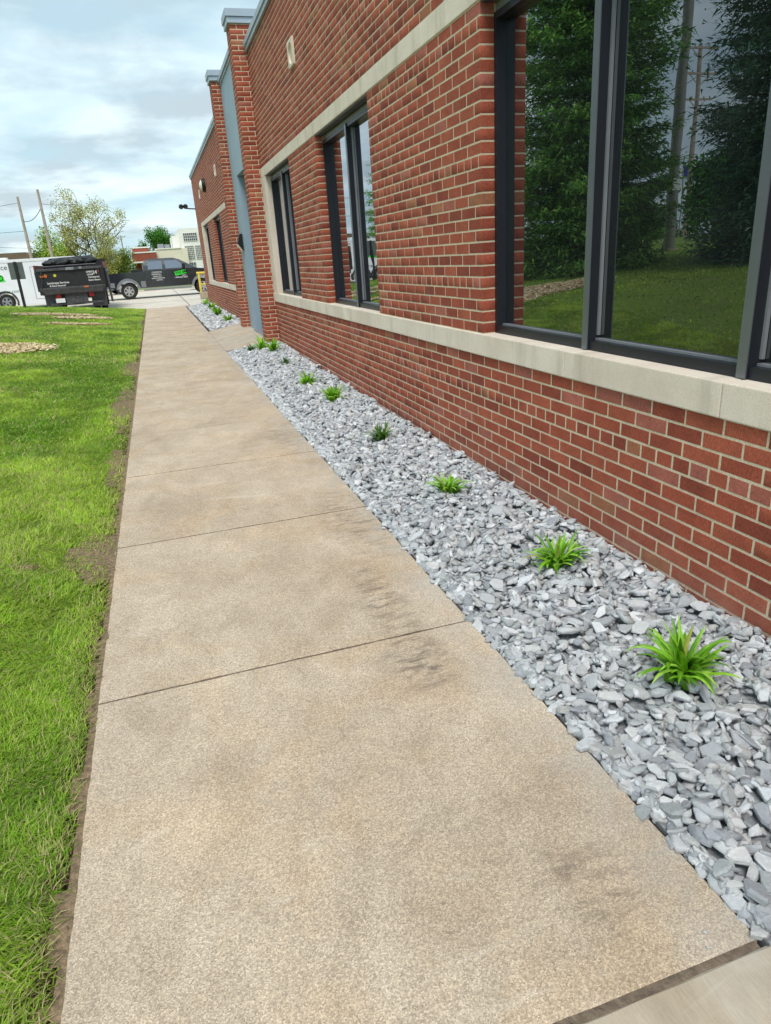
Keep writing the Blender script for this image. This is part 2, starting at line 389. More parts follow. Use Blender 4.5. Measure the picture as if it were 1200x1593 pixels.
def vnoise(x, y, ch=0):
    x = np.asarray(x, float); y = np.asarray(y, float)
    xi = np.floor(x).astype(int); yi = np.floor(y).astype(int); fx = x - xi; fy = y - yi
    fx = fx * fx * (3 - 2 * fx); fy = fy * fy * (3 - 2 * fy); g = _lat[:, :, ch]
    a = g[xi % 64, yi % 64]; b = g[(xi + 1) % 64, yi % 64]; c = g[xi % 64, (yi + 1) % 64]; d = g[(xi + 1) % 64, (yi + 1) % 64]
    return (a * (1 - fx) + b * fx) * (1 - fy) + (c * (1 - fx) + d * fx) * fy
def fnoise(x, y, ch=0): return (vnoise(x, y, ch) + 0.5 * vnoise(2.1 * x + 7, 2.1 * y + 3, ch) + 0.25 * vnoise(4.3 * x, 4.3 * y + 9, ch)) / 1.75
def text_part(s, name, mat, parent, size, mat4, extrude=0.002, shear=0.0, bold=0.0):
    cu = bpy.data.curves.new(name, 'FONT'); cu.body = s; cu.size = size; cu.extrude = extrude; cu.shear = shear; cu.offset = bold; cu.resolution_u = 3
    t = bpy.data.objects.new(name, cu); COL.objects.link(t)
    bpy.context.view_layer.update()
    me = bpy.data.meshes.new_from_object(t.evaluated_get(bpy.context.evaluated_depsgraph_get()))
    bpy.data.objects.remove(t); bpy.data.curves.remove(cu)
    me.transform(mat4); me.materials.clear(); me.materials.append(MATS[mat])
    return obj(name, me, parent)
def in_view(p, margin=0.02):
    q = Vector(p) - CAM; d = q.dot(C_F)
    if d <= 0.05: return None
    f = 1056.9965; u = 600 + f * q.dot(C_R) / d; v = 796.5 - f * q.dot(C_U) / d
    if -1200 * margin < u < 1200 * (1 + margin) and -1593 * margin < v < 1593 * (1 + margin): return u, v
    return None

# ================================================================== SETTING
W = 1.923            # facade plane (building stands at x > W)
LB, CH = 0.2032, 0.0677
ZS = 0.80            # underside of the stone sill
def lawn_z(x):
    d = np.maximum(0.0, -np.asarray(x, float) - 0.47)
    return 1.45 * (1 - np.exp(-d * 0.112 / 1.45 * (1 + 0.02 * d))) * 1.0 - 0.012
def wall_grade(y): return 0.045 + 0.075 * np.clip((np.asarray(y, float) - 6) / 5.5, 0, 1)
def bed_z(x, y):
    t = np.clip((np.asarray(x, float) - 1.04) / (W - 1.04), 0, 1)
    return -0.004 + t ** 0.8 * (wall_grade(y) - 0.016)

# terrain sheet to the horizon
g = MB(); g.add([(-900, -900, -0.35), (900, -900, -0.35), (900, 900, -0.35), (-900, 900, -0.35)], [(0, 1, 2, 3)])
tag(g.build('ground', 'terrain'), kind='structure')
# lawn ground surface (rises gently to the left)
xs = np.concatenate([np.linspace(-0.455, -0.9, 10), np.linspace(-1.0, -6, 36), np.linspace(-6.5, -60, 60)]); ys = np.concatenate([np.linspace(-25, 0, 26), np.linspace(0.4, 29.25, 110)])
X, Y = np.meshgrid(xs, ys, indexing='ij')
Z = lawn_z(X) + 0.035 * (fnoise(X * 1.3, Y * 1.3) - 0.5) * np.clip((-X - 0.47) * 4, 0, 1)
Z[0, :] = -0.04; Z[1, :] -= 0.02
nx, ny = X.shape; idx = np.arange(nx * ny).reshape(nx, ny)
F = np.stack([idx[:-1, :-1], idx[:-1, 1:], idx[1:, 1:], idx[1:, :-1]], -1).reshape(-1, 4)
lw = tri_mesh('lawn', np.stack([X, Y, Z], -1).reshape(-1, 3), F, 'lawn_base'); tag(lw, kind='structure')
# earth strip between the walk and the turf
es = MB()
for i in range(60):
    y0 = -6 + i * (35.2 / 60); y1 = y0 + 35.2 / 60
    es.add([(-0.43, y0, -0.026), (-0.43, y1, -0.026), (-0.52, y1, -0.018), (-0.52, y0, -0.018)], [(0, 1, 2, 3)])
tag(es.build('soil_strip', 'soil_dark'), kind='structure')
# parking lot slab beyond the lawn, with joints
lot = MB(); lot.box(-60, 70, 29.3, 78, -0.3, -0.008)
lotp = tag(lot.build('parking_lot', 'lot_concrete'), kind='structure')
for y in (34.4, 41.0, 47.5):
    part('joint', 'soil_dark', lotp, lambda b: b.box(-30, 40, y, y + 0.03, -0.05, -0.004))
for x in (1.2, 6.3, -3.9):
    part('joint', 'soil_dark', lotp, lambda b: b.box(x, x + 0.03, 29.4, 70, -0.05, -0.0045))
strip = MB(); strip.box(-60, 80, 52.5, 57.5, -0.2, 0.09); tag(strip.build('verge', 'terrain'), kind='structure')
kb = MB(); kb.box(-60, 80, 52.2, 52.5, -0.2, 0.10); tag(kb.build('kerb', 'lot_concrete'), kind='structure')
st = MB(); st.box(-120, 140, 57.5, 70, -0.2, 0.0); tag(st.build('road', 'asphalt'), kind='structure')
# subsoil bed under the walk and building
sb = MB(); sb.box(-0.46, 12, -6, 29.29, -0.34, -0.06); tag(sb.build('subsoil', 'dirt'), kind='structure')

# sidewalk slabs
walk = MB(); walk.box(-0.43, 1.01, 0.74, 29.26, -0.058, -0.0035)
wo = tag(walk.build('sidewalk', 'joint_dirt'), kind='structure')
edges = [0.77, 2.29, 3.81, 5.24, 6.66, 8.13, 9.62, 11.1, 12.62, 14.1, 15.6, 17.1, 18.5, 20.0, 21.5, 23.0, 24.5, 26.0, 27.6, 29.27]
XL, XR = -0.44, 1.02
def slab(x0, x1, y0, y1, mat, parent, z=0.0, ch=0.006):
    # jittered edges so the arrises are not ruler-straight
    n = max(6, int((y1 - y0) / 0.06)); k = max(6, int((x1 - x0) / 0.08)); per = []
    for i in range(k): per.append((x0 + (x1 - x0) * i / k, y0))
    for i in range(n): per.append((x1, y0 + (y1 - y0) * i / n))
    for i in range(k): per.append((x1 - (x1 - x0) * i / k, y1))
    for i in range(n): per.append((x0, y1 - (y1 - y0) * i / n))
    cx, cy = (x0 + x1) / 2, (y0 + y1) / 2; vs = []
    K = len(per)
    for (ins, zz_) in ((0.0, -0.055), (0.0, z - ch), (ch, z)):
        for i, (px, py) in enumerate(per):
            j = 0.0035 * (random.random() - 0.3)
            dx_ = (1 if px < cx else -1); dy_ = (1 if py < cy else -1)
            onx = px in (x0, x1); ony = py in (y0, y1)
            vs.append((px + (dx_ * (ins + j) if onx else 0), py + (dy_ * (ins + j) if ony else 0), zz_))
    fs = [tuple(range(2 * K, 3 * K))]
    for a in (0, K):
        for i in range(K): fs.append((a + i, a + (i + 1) % K, a + K + (i + 1) % K, a + K + i))
    b = MB(); b.add(vs, fs); return b.build('slab', mat, parent)
for a, b_ in zip(edges[:-1], edges[1:]):
    gp = 0.005 if a < 3 else 0.0075
    slab(XL, XR, a + gp + (0.006 if a < 1 else 0), b_ - (0.005 if b_ < 3 else 0.0075), 'aggregate', wo, 0.0, 0.004)
slab(XL, XR + 0.9, -5.8, 0.764, 'broomed', wo, 0.002)
# door pad, ramping up to the entrance
pd = MB(); pd.add([(1.021, 12.64, 0.0), (1.021, 16.76, 0.0), (1.66, 16.80, 0.115), (1.98, 16.80, 0.115), (1.98, 12.2, 0.115), (1.66, 12.25, 0.112), (1.3, 12.45, 0.055),
                   (1.021, 12.64, -0.06), (1.021, 16.76, -0.06), (1.66, 16.80, -0.06), (1.98, 16.80, -0.06), (1.98, 12.2, -0.06), (1.66, 12.25, -0.06), (1.3, 12.45, -0.06)],
                  [(0, 1, 2, 5, 6), (2, 3, 4, 5)] + [(i, (i + 1) % 7, 7 + (i + 1) % 7, 7 + i) for i in range(7)])
tag(pd.build('door_pad', 'aggregate'), kind='structure')

# ------------------------------------------------------------------ slate beds
def chip_variant(r):
    k = int(r.integers(5, 8)); ang = np.sort((np.arange(k) + r.uniform(-0.4, 0.4, k)) * 2 * np.pi / k)
    rr = r.uniform(0.66, 1.22, k); px = np.cos(ang) * rr; py = np.sin(ang) * rr
    vs = []; tilt = r.uniform(-0.35, 0.35, 2)
    lay = [(-1.0, r.uniform(0.7, 0.88)), (0.25, 1.0), (1.0, r.uniform(0.76, 0.94))]
    for li, (zl, s) in enumerate(lay):
        for j in range(k):
            jj = r.uniform(-0.07, 0.07, 2); t = (tilt[0] * px[j] + tilt[1] * py[j]) * (0.6 if zl > 0 else 0.3)
            vs.append((px[j] * s + jj[0], py[j] * s + jj[1], zl + t + r.uniform(-0.1, 0.1)))
    vs = np.array(vs); fs = []
    for l in range(2):
        for j in range(k):
            a, b, c, d = l * k + j, l * k + (j + 1) % k, (l + 1) * k + (j + 1) % k, (l + 1) * k + j
            fs += [(a, b, c), (a, c, d)]
    for j in range(1, k - 1): fs += [(2 * k, 2 * k + j, 2 * k + j + 1)]
    return vs, np.array(fs)
CHIPS = [chip_variant(rng) for _ in range(22)]
CHIP_ME = []
for v, f in CHIPS:
    me = bpy.data.meshes.new('slate_stone'); me.from_pydata(v.tolist(), [], f.tolist()); me.materials.append(MATS['slate_single']); CHIP_ME.append(me)
PAL = np.array([lin(188, 190, 194)[:3], lin(204, 206, 210)[:3], lin(168, 171, 177)[:3], lin(214, 215, 217)[:3], lin(196, 196, 196)[:3], lin(178, 182, 184)[:3]])
def fill_bed(x0, x1, y0, y1, nst, size, n_single, name, plants):
    cell = 0.008; nxc = int((x1 - x0) / cell) + 1; nyc = int((y1 - y0) / cell) + 1
    gx = x0 + (np.arange(nxc) + 0.5) * cell; gy = y0 + (np.arange(nyc) + 0.5) * cell
    Hm = bed_z(gx[:, None], gy[None, :]) + 0 * gx[:, None]
    base = MB(); NX, NY = 8, max(8, int((y1 - y0) * 3))
    xs_ = np.linspace(x0 - 0.005, x1 + 0.03, NX); ys_ = np.linspace(y0 - 0.018, y1 + 0.02, NY)
    vs = [(x, y, float(bed_z(x, y)) + 0.003) for x in xs_ for y in ys_]
    base.add(vs, [(i * NY + j, (i + 1) * NY + j, (i + 1) * NY + j + 1, i * NY + j + 1) for i in range(NX - 1) for j in range(NY - 1)])
    bo = tag(base.build(name, 'bed_base'), kind='structure')
    rec = []
    for i in range(nst + nst // 3):
        a = size * rng.lognormal(0, 0.40); a = min(max(a, size * 0.4), size * 2.2); b = a * rng.uniform(0.36, 0.78); t = a * rng.uniform(0.14, 0.30)
        x = rng.uniform(x0 + b * 0.12, x1 - b * 0.4); y = rng.uniform(y0 + a * 0.3, y1 - a * 0.4)
        if i % 11 == 0: x = x0 + rng.uniform(-0.001, 0.03); a *= 0.85; b *= 0.85
        yaw = rng.uniform(0, 2 * np.pi)
        if x > 0 and any((x - px) ** 2 + (y - py) ** 2 < pr * pr for px, py, pr in plants): continue
        if i >= nst:      # late pass: drop stones into the remaining hollows
            for _ in range(60):
                i_ = min(nxc - 1, max(0, int((x - x0) / cell))); j_ = min(nyc - 1, max(0, int((y - y0) / cell)))
                if Hm[i_, j_] - float(bed_z(x, y)) < 0.016: break
                x = rng.uniform(x0 + b * 0.12, x1 - b * 0.4); y = rng.uniform(y0 + a * 0.3, y1 - a * 0.4)
            else: break
        c, s = np.cos(yaw), np.sin(yaw)
        i0, i1 = max(0, int((x - a - x0) / cell)), min(nxc, int((x + a - x0) / cell) + 1); j0, j1 = max(0, int((y - a - y0) / cell)), min(nyc, int((y + a - y0) / cell) + 1)
        if i1 <= i0 or j1 <= j0: continue
        ddx = (gx[i0:i1] - x)[:, None]; ddy = (gy[j0:j1] - y)[None, :]
        u = (ddx * c + ddy * s) / a; v = (-ddx * s + ddy * c) / b; msk = (u * u + v * v) < 0.85
        if msk.sum() < 3: continue
        h = Hm[i0:i1, j0:j1]; hv = h[msk]; uu = np.broadcast_to(u, h.shape)[msk]; vv = np.broadcast_to(v, h.shape)[msk]
        hm = hv.mean(); su = (uu * (hv - hm)).sum() / max(1e-6, (uu * uu).sum()); sv = (vv * (hv - hm)).sum() / max(1e-6, (vv * vv).sum())
        tu = math.atan(su / a) * 0.9 + rng.normal(0, 0.13); tv = math.atan(sv / b) * 0.9 + rng.normal(0, 0.20)
        if rng.random() < 0.05: tv += rng.choice([-1, 1]) * rng.uniform(0.4, 0.9)
        tu = float(np.clip(tu, -0.75, 0.75)); tv = float(np.clip(tv, -1.2, 1.2))
        zc = hm + t * 0.75 + 0.25 * max(0, (hv - hm).max() - abs(su))
        lim = float(bed_z(x, y)) + min(0.058, 0.010 + 0.75 * max(0.0, x - x0))
        if zc > lim: zc = lim - rng.uniform(0, min(0.012, lim - float(bed_z(x, y)) - 0.004))
        plane = zc + u * a * math.tan(tu) + v * b * math.tan(tv) + t * 0.8
        sub = Hm[i0:i1, j0:j1]; sub[msk] = np.maximum(sub[msk], np.minimum(plane[msk], zc + 0.03))
        rec.append((x, y, zc, a, b, t, yaw, tu, tv))
    rec = np.array(rec); n = len(rec)
    ii = np.clip(((rec[:, 0] - x0) / cell).astype(int), 0, nxc - 1); jj = np.clip(((rec[:, 1] - y0) / cell).astype(int), 0, nyc - 1)
    rec = rec[rec[:, 2] + rec[:, 5] + 0.55 * rec[:, 4] * np.abs(np.sin(rec[:, 8])) > Hm[ii, jj] - 0.020]; n = len(rec)
    var = rng.integers(0, len(CHIPS), n)
    cols = PAL[rng.integers(0, len(PAL), n)] * rng.uniform(0.80, 1.18, (n, 1))
    # stones lying on top and showing largest become objects of their own
    ii = np.clip(((rec[:, 0] - x0) / cell).astype(int), 0, nxc - 1); jj = np.clip(((rec[:, 1] - y0) / cell).astype(int), 0, nyc - 1)
    top = (rec[:, 2] + rec[:, 5] * 0.8) > Hm[ii, jj] - 0.006
    sc = np.zeros(n)
    for q in range(n):
        if top[q] and in_view(rec[q, :3]): sc[q] = rec[q, 3] * rec[q, 4] / ((rec[q, :3] - np.array(CAM)) ** 2).sum()
    singles = set(np.argsort(-sc)[:n_single].tolist()) if n_single else set()
    VV = []; FF = []; CC = []; off = 0
    for q in range(n):
        x, y, z, a, b, t, yaw, tu, tv = rec[q]
        R = (Matrix.Rotation(yaw, 3, 'Z') @ Matrix.Rotation(-tu, 3, 'Y') @ Matrix.Rotation(tv, 3, 'X'))
        if q in singles:
            o = bpy.data.objects.new('slate_stone', CHIP_ME[var[q]]); COL.objects.link(o); o.parent = bo
            M4 = R.to_4x4() @ Matrix.Diagonal((a, b, t, 1)); M4.translation = (x, y, z); o.matrix_local = M4
            o.color = (*cols[q], 1); continue
        v, f = CHIPS[var[q]]; Rn = np.array(R) * np.array([a, b, t])
        VV.append(v @ Rn.T + np.array([x, y, z])); FF.append(f + off); CC.append(np.repeat(cols[q][None], len(v), 0)); off += len(v)
    o = tri_mesh('slate_stones', np.concatenate(VV), np.concatenate(FF), 'slate_many', np.concatenate(CC), bo); o['kind'] = 'stuff'
    return bo, Hm, (x0, y0, cell)
PLANTS = [(1.46, 1.56, 0.185, 46, 'a'), (1.57, 2.52, 0.17, 34, 'a'), (1.51, 3.68, 0.15, 30, 'a'), (1.54, 5.12, 0.115, 26, 'd'), (1.57, 6.85, 0.15, 28, 'a'),
          (1.53, 7.95, 0.14, 26, 'a'), (1.56, 9.62, 0.10, 16, 'd'), (1.63, 11.05, 0.17, 26, 'a'), (1.50, 11.6, 0.17, 26, 'a'), (1.36, 11.75, 0.10, 18, 'd'),
          (1.62, 17.95, 0.17, 22, 'a'), (1.60, 20.6, 0.20, 22, 'a'), (1.63, 21.9, 0.16, 20, 'a'), (1.66, 23.8, 0.20, 22, 'a'), (1.68, 26.6, 0.2, 20, 'a')]
PH = [(p_[0], p_[1], 0.035) for p_ in PLANTS]
bed1, H1, hinfo = fill_bed(1.029, W - 0.002, 0.775, 12.25, 27000, 0.0222, 300, 'gravel_bed', PH)
bed2, _, _ = fill_bed(1.08, W - 0.005, 16.85, 27.6, 4200, 0.036, 0, 'gravel_bed', PH)
# a few strays on the walk
for (x, y, a) in ((1.015, 1.44, 0.042), (1.03, 0.86, 0.035), (1.005, 2.66, 0.02), (0.92, 0.83, 0.006), (0.90, 0.80, 0.005), (1.0, 3.4, 0.016)):
    q = random.randrange(len(CHIP_ME)); o = obj('slate_stone', CHIP_ME[q], bed1)
    M4 = Matrix.Rotation(random.uniform(0, 6), 4, 'Z') @ Matrix.Rotation(0.12, 4, 'X') @ Matrix.Diagonal((a, a * 0.7, a * 0.22, 1)); M4.translation = (x, y, 0.004 + a * 0.24)
    o.matrix_local = M4; o.color = (*PAL[1], 1)
# edging strip
def edging(name, y0, y1, label):
    b = MB(); n = int((y1 - y0) / 0.12); pts = []
    for i in range(n + 1):
        y = y0 + (y1 - y0) * i / n; pts.append((1.0255 + 0.003 * (vnoise(y * 1.7, 3.3) - 0.5) * 2, y, 0.001 + 0.007 * float(vnoise(y * 2.1, 9.1))))
    for (xo, zt, zb) in ((0.0, 0.0, -0.07),):
        vs = []
        for (x, y, z) in pts: vs += [(x - 0.0025, y, z), (x + 0.002, y, z), (x + 0.002, y, zb), (x - 0.0025, y, zb)]
        fs = []
        for i in range(n):
            for k in range(4): fs.append((i * 4 + k, i * 4 + (k + 1) % 4, (i + 1) * 4 + (k + 1) % 4, (i + 1) * 4 + k))
        fs += [(0, 1, 2, 3), (n * 4, n * 4 + 3, n * 4 + 2, n * 4 + 1)]; b.add(vs, fs)
    tag(b.build(name, 'plastic_edging'), label, 'edging')
edging('landscape_edging', 0.76, 12.58, 'thin black plastic edging between the sidewalk and the long slate bed')
edging('landscape_edging', 16.85, 27.6, 'thin black plastic edging along the far slate bed past the door')

# ================================================================== BRICK BUILDING
bld = thing('brick_building', 'long red brick building with pale stone bands, dark windows and a grey-blue entrance bay', 'building', (W, 12, 0))
bld_inv = Matrix.Translation((-W, -12, 0))
def bpart(name, mat, fn, parent=bld, smooth=False):
    b = MB(); fn(b); b.v = [(x - W, y - 12, z) for x, y, z in b.v]
    return b.build(name, mat, parent, smooth)
ZT = ZS + 2 * CH                    # sill top
ZL = ZS + 28 * CH                   # lintel underside
ZLT = ZS + 30 * CH
ZC = 4.43                           # underside of coping
OPEN_MAIN = [(-3.0, 4.02), (6.18, 8.18), (9.77, 11.77)]
OPEN_FAR = [(19.85, 21.8), (23.9, 25.85)]
MD = 0.0018                          # joints are recessed
def wall_mesh(b, y0, y1, z0, z1, opens, x0, x1):
    ys = sorted({y0, y1, *[q for o in opens for q in o[:2]]})
    for a, c in zip(ys[:-1], ys[1:]):
        o = next((o for o in opens if o[0] <= a and c <= o[1]), None)
        if o is None: b.box(x0, x1, a + (MD if any(abs(o[1] - a) < 1e-6 for o in opens) else 0), c - (MD if any(abs(o[0] - c) < 1e-6 for o in opens) else 0), z0, z1)
        else:
            if o[2] > z0: b.box(x0, x1, a, c, z0, o[2])
            if o[3] < z1: b.box(x0, x1, a, c, o[3], z1)
OM = [(a, c, ZT - 0.01, ZL + 0.01) for a, c in OPEN_MAIN]; OF = [(a, c, ZT - 0.01, ZL + 0.01) for a, c in OPEN_FAR]
wall_main = bpart('brick_wall', 'mortar', lambda b: wall_mesh(b, -3.6, 12.19, -0.05, ZC, OM, W + MD, W + 0.30))
wall_far = bpart('brick_wall', 'mortar', lambda b: wall_mesh(b, 16.05, 28.60, -0.05, ZC + 0.02, OF, W + MD, W + 0.30))
bpart('core', 'far_brick', lambda b: b.box(W + 0.45, W + 14, -3.6, 28.55, -0.05, 4.30))
bpart('roof', 'roofing', lambda b: b.box(W + 0.30, W + 14, -3.6, 28.55, 4.301, 4.36))

# ---- bricks
BR = []    # (center x,y,z, half-depth(x), half-len(y), half-height(z), facing)
def tone():
    r = random.random()
    if r < 0.04: c = lin(158, 104, 76)
    elif r < 0.14: c = lin(136, 68, 53)
    elif r < 0.55: c = lin(156, 80, 60)
    elif r < 0.8: c = lin(164, 88, 66)
    elif r < 0.93: c = lin(144, 73, 56)
    else: c = lin(164, 98, 84)
    k = random.uniform(0.92, 1.10) * 1.03
    return (c[0] * k, c[1] * k, c[2] * k)
JT = 0.0050
def course_bricks(y0, y1, z0, phase, header, xf, depth):
    step = LB / 2 if header else LB
    k = math.floor((y0 - phase) / step); edges_ = []
    y = phase + k * step
    while y < y1 + step:
        if y > y0 + 0.035 and y < y1 - 0.035: edges_.append(y)
        y += step
    edges_ = [y0] + edges_ + [y1]
    for i, (a, c) in enumerate(zip(edges_[:-1], edges_[1:])):
        a2 = a + (JT if i else 0); c2 = c - (JT if i < len(edges_) - 2 else 0)
        if header and c2 - a2 > 0.14: pass
        BR.append((xf + depth / 2 + random.uniform(-0.0006, 0.0006), (a2 + c2) / 2, z0 + CH / 2, depth / 2, (c2 - a2) / 2, CH / 2 - JT, 'x'))
def lay_wall(y0, y1, ztop, opens, extra=()):
    n = -12
    while ZS + n * CH < ztop - 0.02:
        z0 = ZS + n * CH; z1 = z0 + CH
        if not (n in (0, 1) or n in (28, 29)):
            segs = [(y0, y1)]
            blocks = [(o[0], o[1]) for o in opens if z0 > ZT - 0.02 and z1 < ZL + 0.02]
            blocks += [(e[0], e[1]) for e in extra if z0 > e[2] - 0.02 and z1 < e[3] + 0.02]
            for a, c in blocks:
                ns = []
                for s0, s1 in segs:
                    if a <= s0 and c >= s1: continue
                    if c <= s0 or a >= s1: ns.append((s0, s1))
                    else:
                        if a > s0: ns.append((s0, a))
                        if c < s1: ns.append((c, s1))
                segs = ns
            hd = (n - 6) % 10 == 0
            ph = 0.147 + (0 if n % 2 else LB / 2) + (LB / 4 if hd else 0)
            for s0, s1 in segs:
                if s1 - s0 > 0.02: course_bricks(s0, s1, z0, ph, hd, W, 0.105)
        elif n in (0, 1): pass
        else: pass
        n += 1
MEDS = [(8.79, 9.10)]
ex = [(a, c, ZS + 40 * CH, ZS + 44 * CH) for a, c in MEDS] + [(11.77, 12.19, ZT, ZL)]
lay_wall(-3.6, 12.165, ZC, OPEN_MAIN, ex); n_main = len(BR)
exf = [(19.15, 19.45, ZS + 40 * CH, ZS + 44 * CH), (25.3, 25.6, ZS + 40 * CH, ZS + 44 * CH), (25.85, 26.6, ZT, ZL)]
lay_wall(16.08, 28.60, ZC, OPEN_FAR, exf)
# brick courses beside the bands at the far end of each wall (28.6 corner) keep the band full length
# ---- pilasters
PX = 1.706
def pilaster(y0, y1, ztop):
    n = -11
    while ZS + n * CH < ztop - 0.02:
        z0 = ZS + n * CH; zc = z0 + CH / 2; hz = CH / 2 - JT
        if z0 + CH > ztop + 0.01: break
        if z0 > -0.05:
            wdt = 0.43
            if n % 2: xs_ = [(PX, PX + LB - JT), (PX + LB + JT, PX + wdt)]
            else: xs_ = [(PX, PX + LB / 2 - JT), (PX + LB / 2 + JT, PX + 1.5 * LB - JT), (PX + 1.5 * LB + JT, PX + wdt)]
            for a, c in xs_: BR.append(((a + c) / 2, y0 + 0.05 + random.uniform(-0.001, 0.001), zc, (c - a) / 2, 0.05, hz, 'y'))
            ya = y0 + 0.1 + 2 * JT
            if n % 2: ya_ = [(ya, y1)]
            else: ya_ = [(ya, (ya + y1) / 2 - JT), ((ya + y1) / 2 + JT, y1)]
            for a, c in ya_: BR.append((PX + 0.05, (a + c) / 2, zc, 0.05, (c - a) / 2, hz, 'x'))
        n += 1
PZT = ZS + 59 * CH   # ~4.79
pilaster(12.168, 12.575, PZT); pilaster(15.66, 16.067, PZT)
for (y0, y1) in ((12.168, 12.575), (15.66, 16.067)):
    bpart('pilaster', 'mortar', lambda b: b.box(PX + MD, PX + 0.424, y0 + MD, y1 - MD, -0.02, PZT + 0.006))

def chamfer_brick(hx, hy, hz, c=0.0018):
    vs = []; 
    for sx in (-1, 1):
        for sy in (-1, 1):
            for sz in (-1, 1):
                vs += [(sx * hx, sy * (hy - c), sz * (hz - c)), (sx * (hx - c), sy * hy, sz * (hz - c)), (sx * (hx - c), sy * (hy - c), sz * hz)]
    return vs
def _cb_faces():
    idx = lambda sx, sy, sz, k: ((sx * 2 + sy) * 2 + sz) * 3 + k
    fs = []
    for s in (0, 1):
        fs.append((idx(s, 0, 0, 0), idx(s, 0, 1, 0), idx(s, 1, 1, 0), idx(s, 1, 0, 0)))
        fs.append((idx(0, s, 0, 1), idx(0, s, 1, 1), idx(1, s, 1, 1), idx(1, s, 0, 1)))
        fs.append((idx(0, 0, s, 2), idx(0, 1, s, 2), idx(1, 1, s, 2), idx(1, 0, s, 2)))
    for a in (0, 1):
        for b in (0, 1):
            fs.append((idx(a, b, 0, 0), idx(a, b, 1, 0), idx(a, b, 1, 1), idx(a, b, 0, 1)))
            fs.append((idx(a, 0, b, 0), idx(a, 1, b, 0), idx(a, 1, b, 2), idx(a, 0, b, 2)))
            fs.append((idx(0, a, b, 1), idx(1, a, b, 1), idx(1, a, b, 2), idx(0, a, b, 2)))
    return fs
CBF = np.array(_cb_faces())
def brick_score(q):
    v = in_view((q[0] - q[3], q[1], q[2]), 0.0)
    if not v: return 0
    d = Vector(q[:3]) - CAM
    return q[4] * q[5] * abs(d.x) / d.length ** 3
sc_ = [brick_score(q) if i < n_main else 0 for i, q in enumerate(BR)]
single = set(sorted(range(len(BR)), key=lambda i: -sc_[i])[:300])
def brick_mesh(name, hx, hy, hz, mat):
    me = bpy.data.meshes.new(name); bm = bmesh.new()
    vv = [bm.verts.new(p_) for p_ in chamfer_brick(hx, hy, hz)]
    for f in CBF: bm.faces.new([vv[i] for i in f])
    bmesh.ops.recalc_face_normals(bm, faces=bm.faces[:]); bm.to_mesh(me); bm.free(); me.materials.append(MATS[mat]); return me
cache = {}
VV = []; CC = []; cnt = 0; base_me = None
groups = {}
for i, q in enumerate(BR):
    col = tone()
    if i in single:
        key = (round(q[3], 3), round(q[4], 3), round(q[5], 3))
        if key not in cache: cache[key] = brick_mesh('brick', *key, 'brick_single')
        o = obj('brick', cache[key], wall_main); o.location = (q[0] - W, q[1] - 12, q[2]); o.color = (*col, 1)
        o.rotation_euler = (random.uniform(-0.003, 0.003), random.uniform(-0.004, 0.004), random.uniform(-0.003, 0.003))
        continue
    k = 'main' if i < n_main else ('far' if q[1] > 16.07 else 'pil')
    v, c = groups.setdefault(k, ([], []))
    v.append(np.array(chamfer_brick(q[3], q[4], q[5])) + np.array([q[0] - W, q[1] - 12, q[2]])); c.append(np.repeat(np.array([col]), 24, 0))
for k, (v, c) in groups.items():
    n = len(v); Fq = [f for f in CBF]
    F4 = np.concatenate([np.array([list(f) for f in CBF]) + 24 * j for j in range(n)]); V = np.concatenate(v)
    o = tri_mesh('bricks', V, F4, 'brick_many', np.concatenate(c), {'main': wall_main, 'far': wall_far, 'pil': bld}[k]); o['kind'] = 'stuff'
    bm = bmesh.new(); bm.from_mesh(o.data); bmesh.ops.recalc_face_normals(bm, faces=bm.faces[:]); bm.to_mesh(o.data); bm.free()

# ---- limestone bands
def stones(name, y0, y1, step, z0, z1, xf, xb, off=0.0):
    ys_ = [y0]; y = y0 + off if off else y0 + step
    while y < y1 - 0.2: ys_.append(y); y += step
    ys_.append(y1)
    for a, c in zip(ys_[:-1], ys_[1:]):
        bpart(name, 'limestone', lambda b: b.box(xf, xb, a + 0.0022, c - 0.0022, z0, z1, 0.005))
def jointfill(y0, y1, z0, z1, xf, xb): bpart('joint', 'caulk', lambda b: b.box(xf + 0.006, xb - 0.006, y0, y1, z0 + 0.004, z1 - 0.004))
SX = W - 0.016
stones('sill_stone', -3.6, 12.163, 1.06, ZS + 0.002, ZT - 0.001, SX, W + 0.16, 3.6 + 1.99 - 1.06 * 5)
stones('lintel_stone', -3.6, 12.163, 2.12, ZL + 0.002, ZLT - 0.004, W - 0.006, W + 0.104)
stones('sill_stone', 16.09, 26.6, 1.06, ZS + 0.002, ZT - 0.001, SX, W + 0.16)
stones('lintel_stone', 16.09, 26.6, 2.12, ZL + 0.002, ZLT - 0.004, W - 0.006, W + 0.104)
jointfill(-3.5, 12.1, ZS, ZT, SX, W + 0.15); jointfill(-3.5, 12.1, ZL, ZLT, W - 0.006, W + 0.1)
bpart('jamb_stone', 'limestone', lambda b: b.box(W - 0.006, W + 0.16, 11.77, 12.162, ZT + 0.001, ZL - 0.001, 0.005))
bpart('jamb_stone', 'limestone', lambda b: b.box(W - 0.006, W + 0.16, 25.85, 26.6, ZT + 0.001, ZL - 0.001, 0.005))
for a_, c_ in OPEN_MAIN + OPEN_FAR: bpart('steel_lintel', 'steel_worn', lambda b: b.box(W + 0.012, W + 0.08, a_ + 0.002, c_ - 0.002, ZL - 0.012, ZL - 0.001))
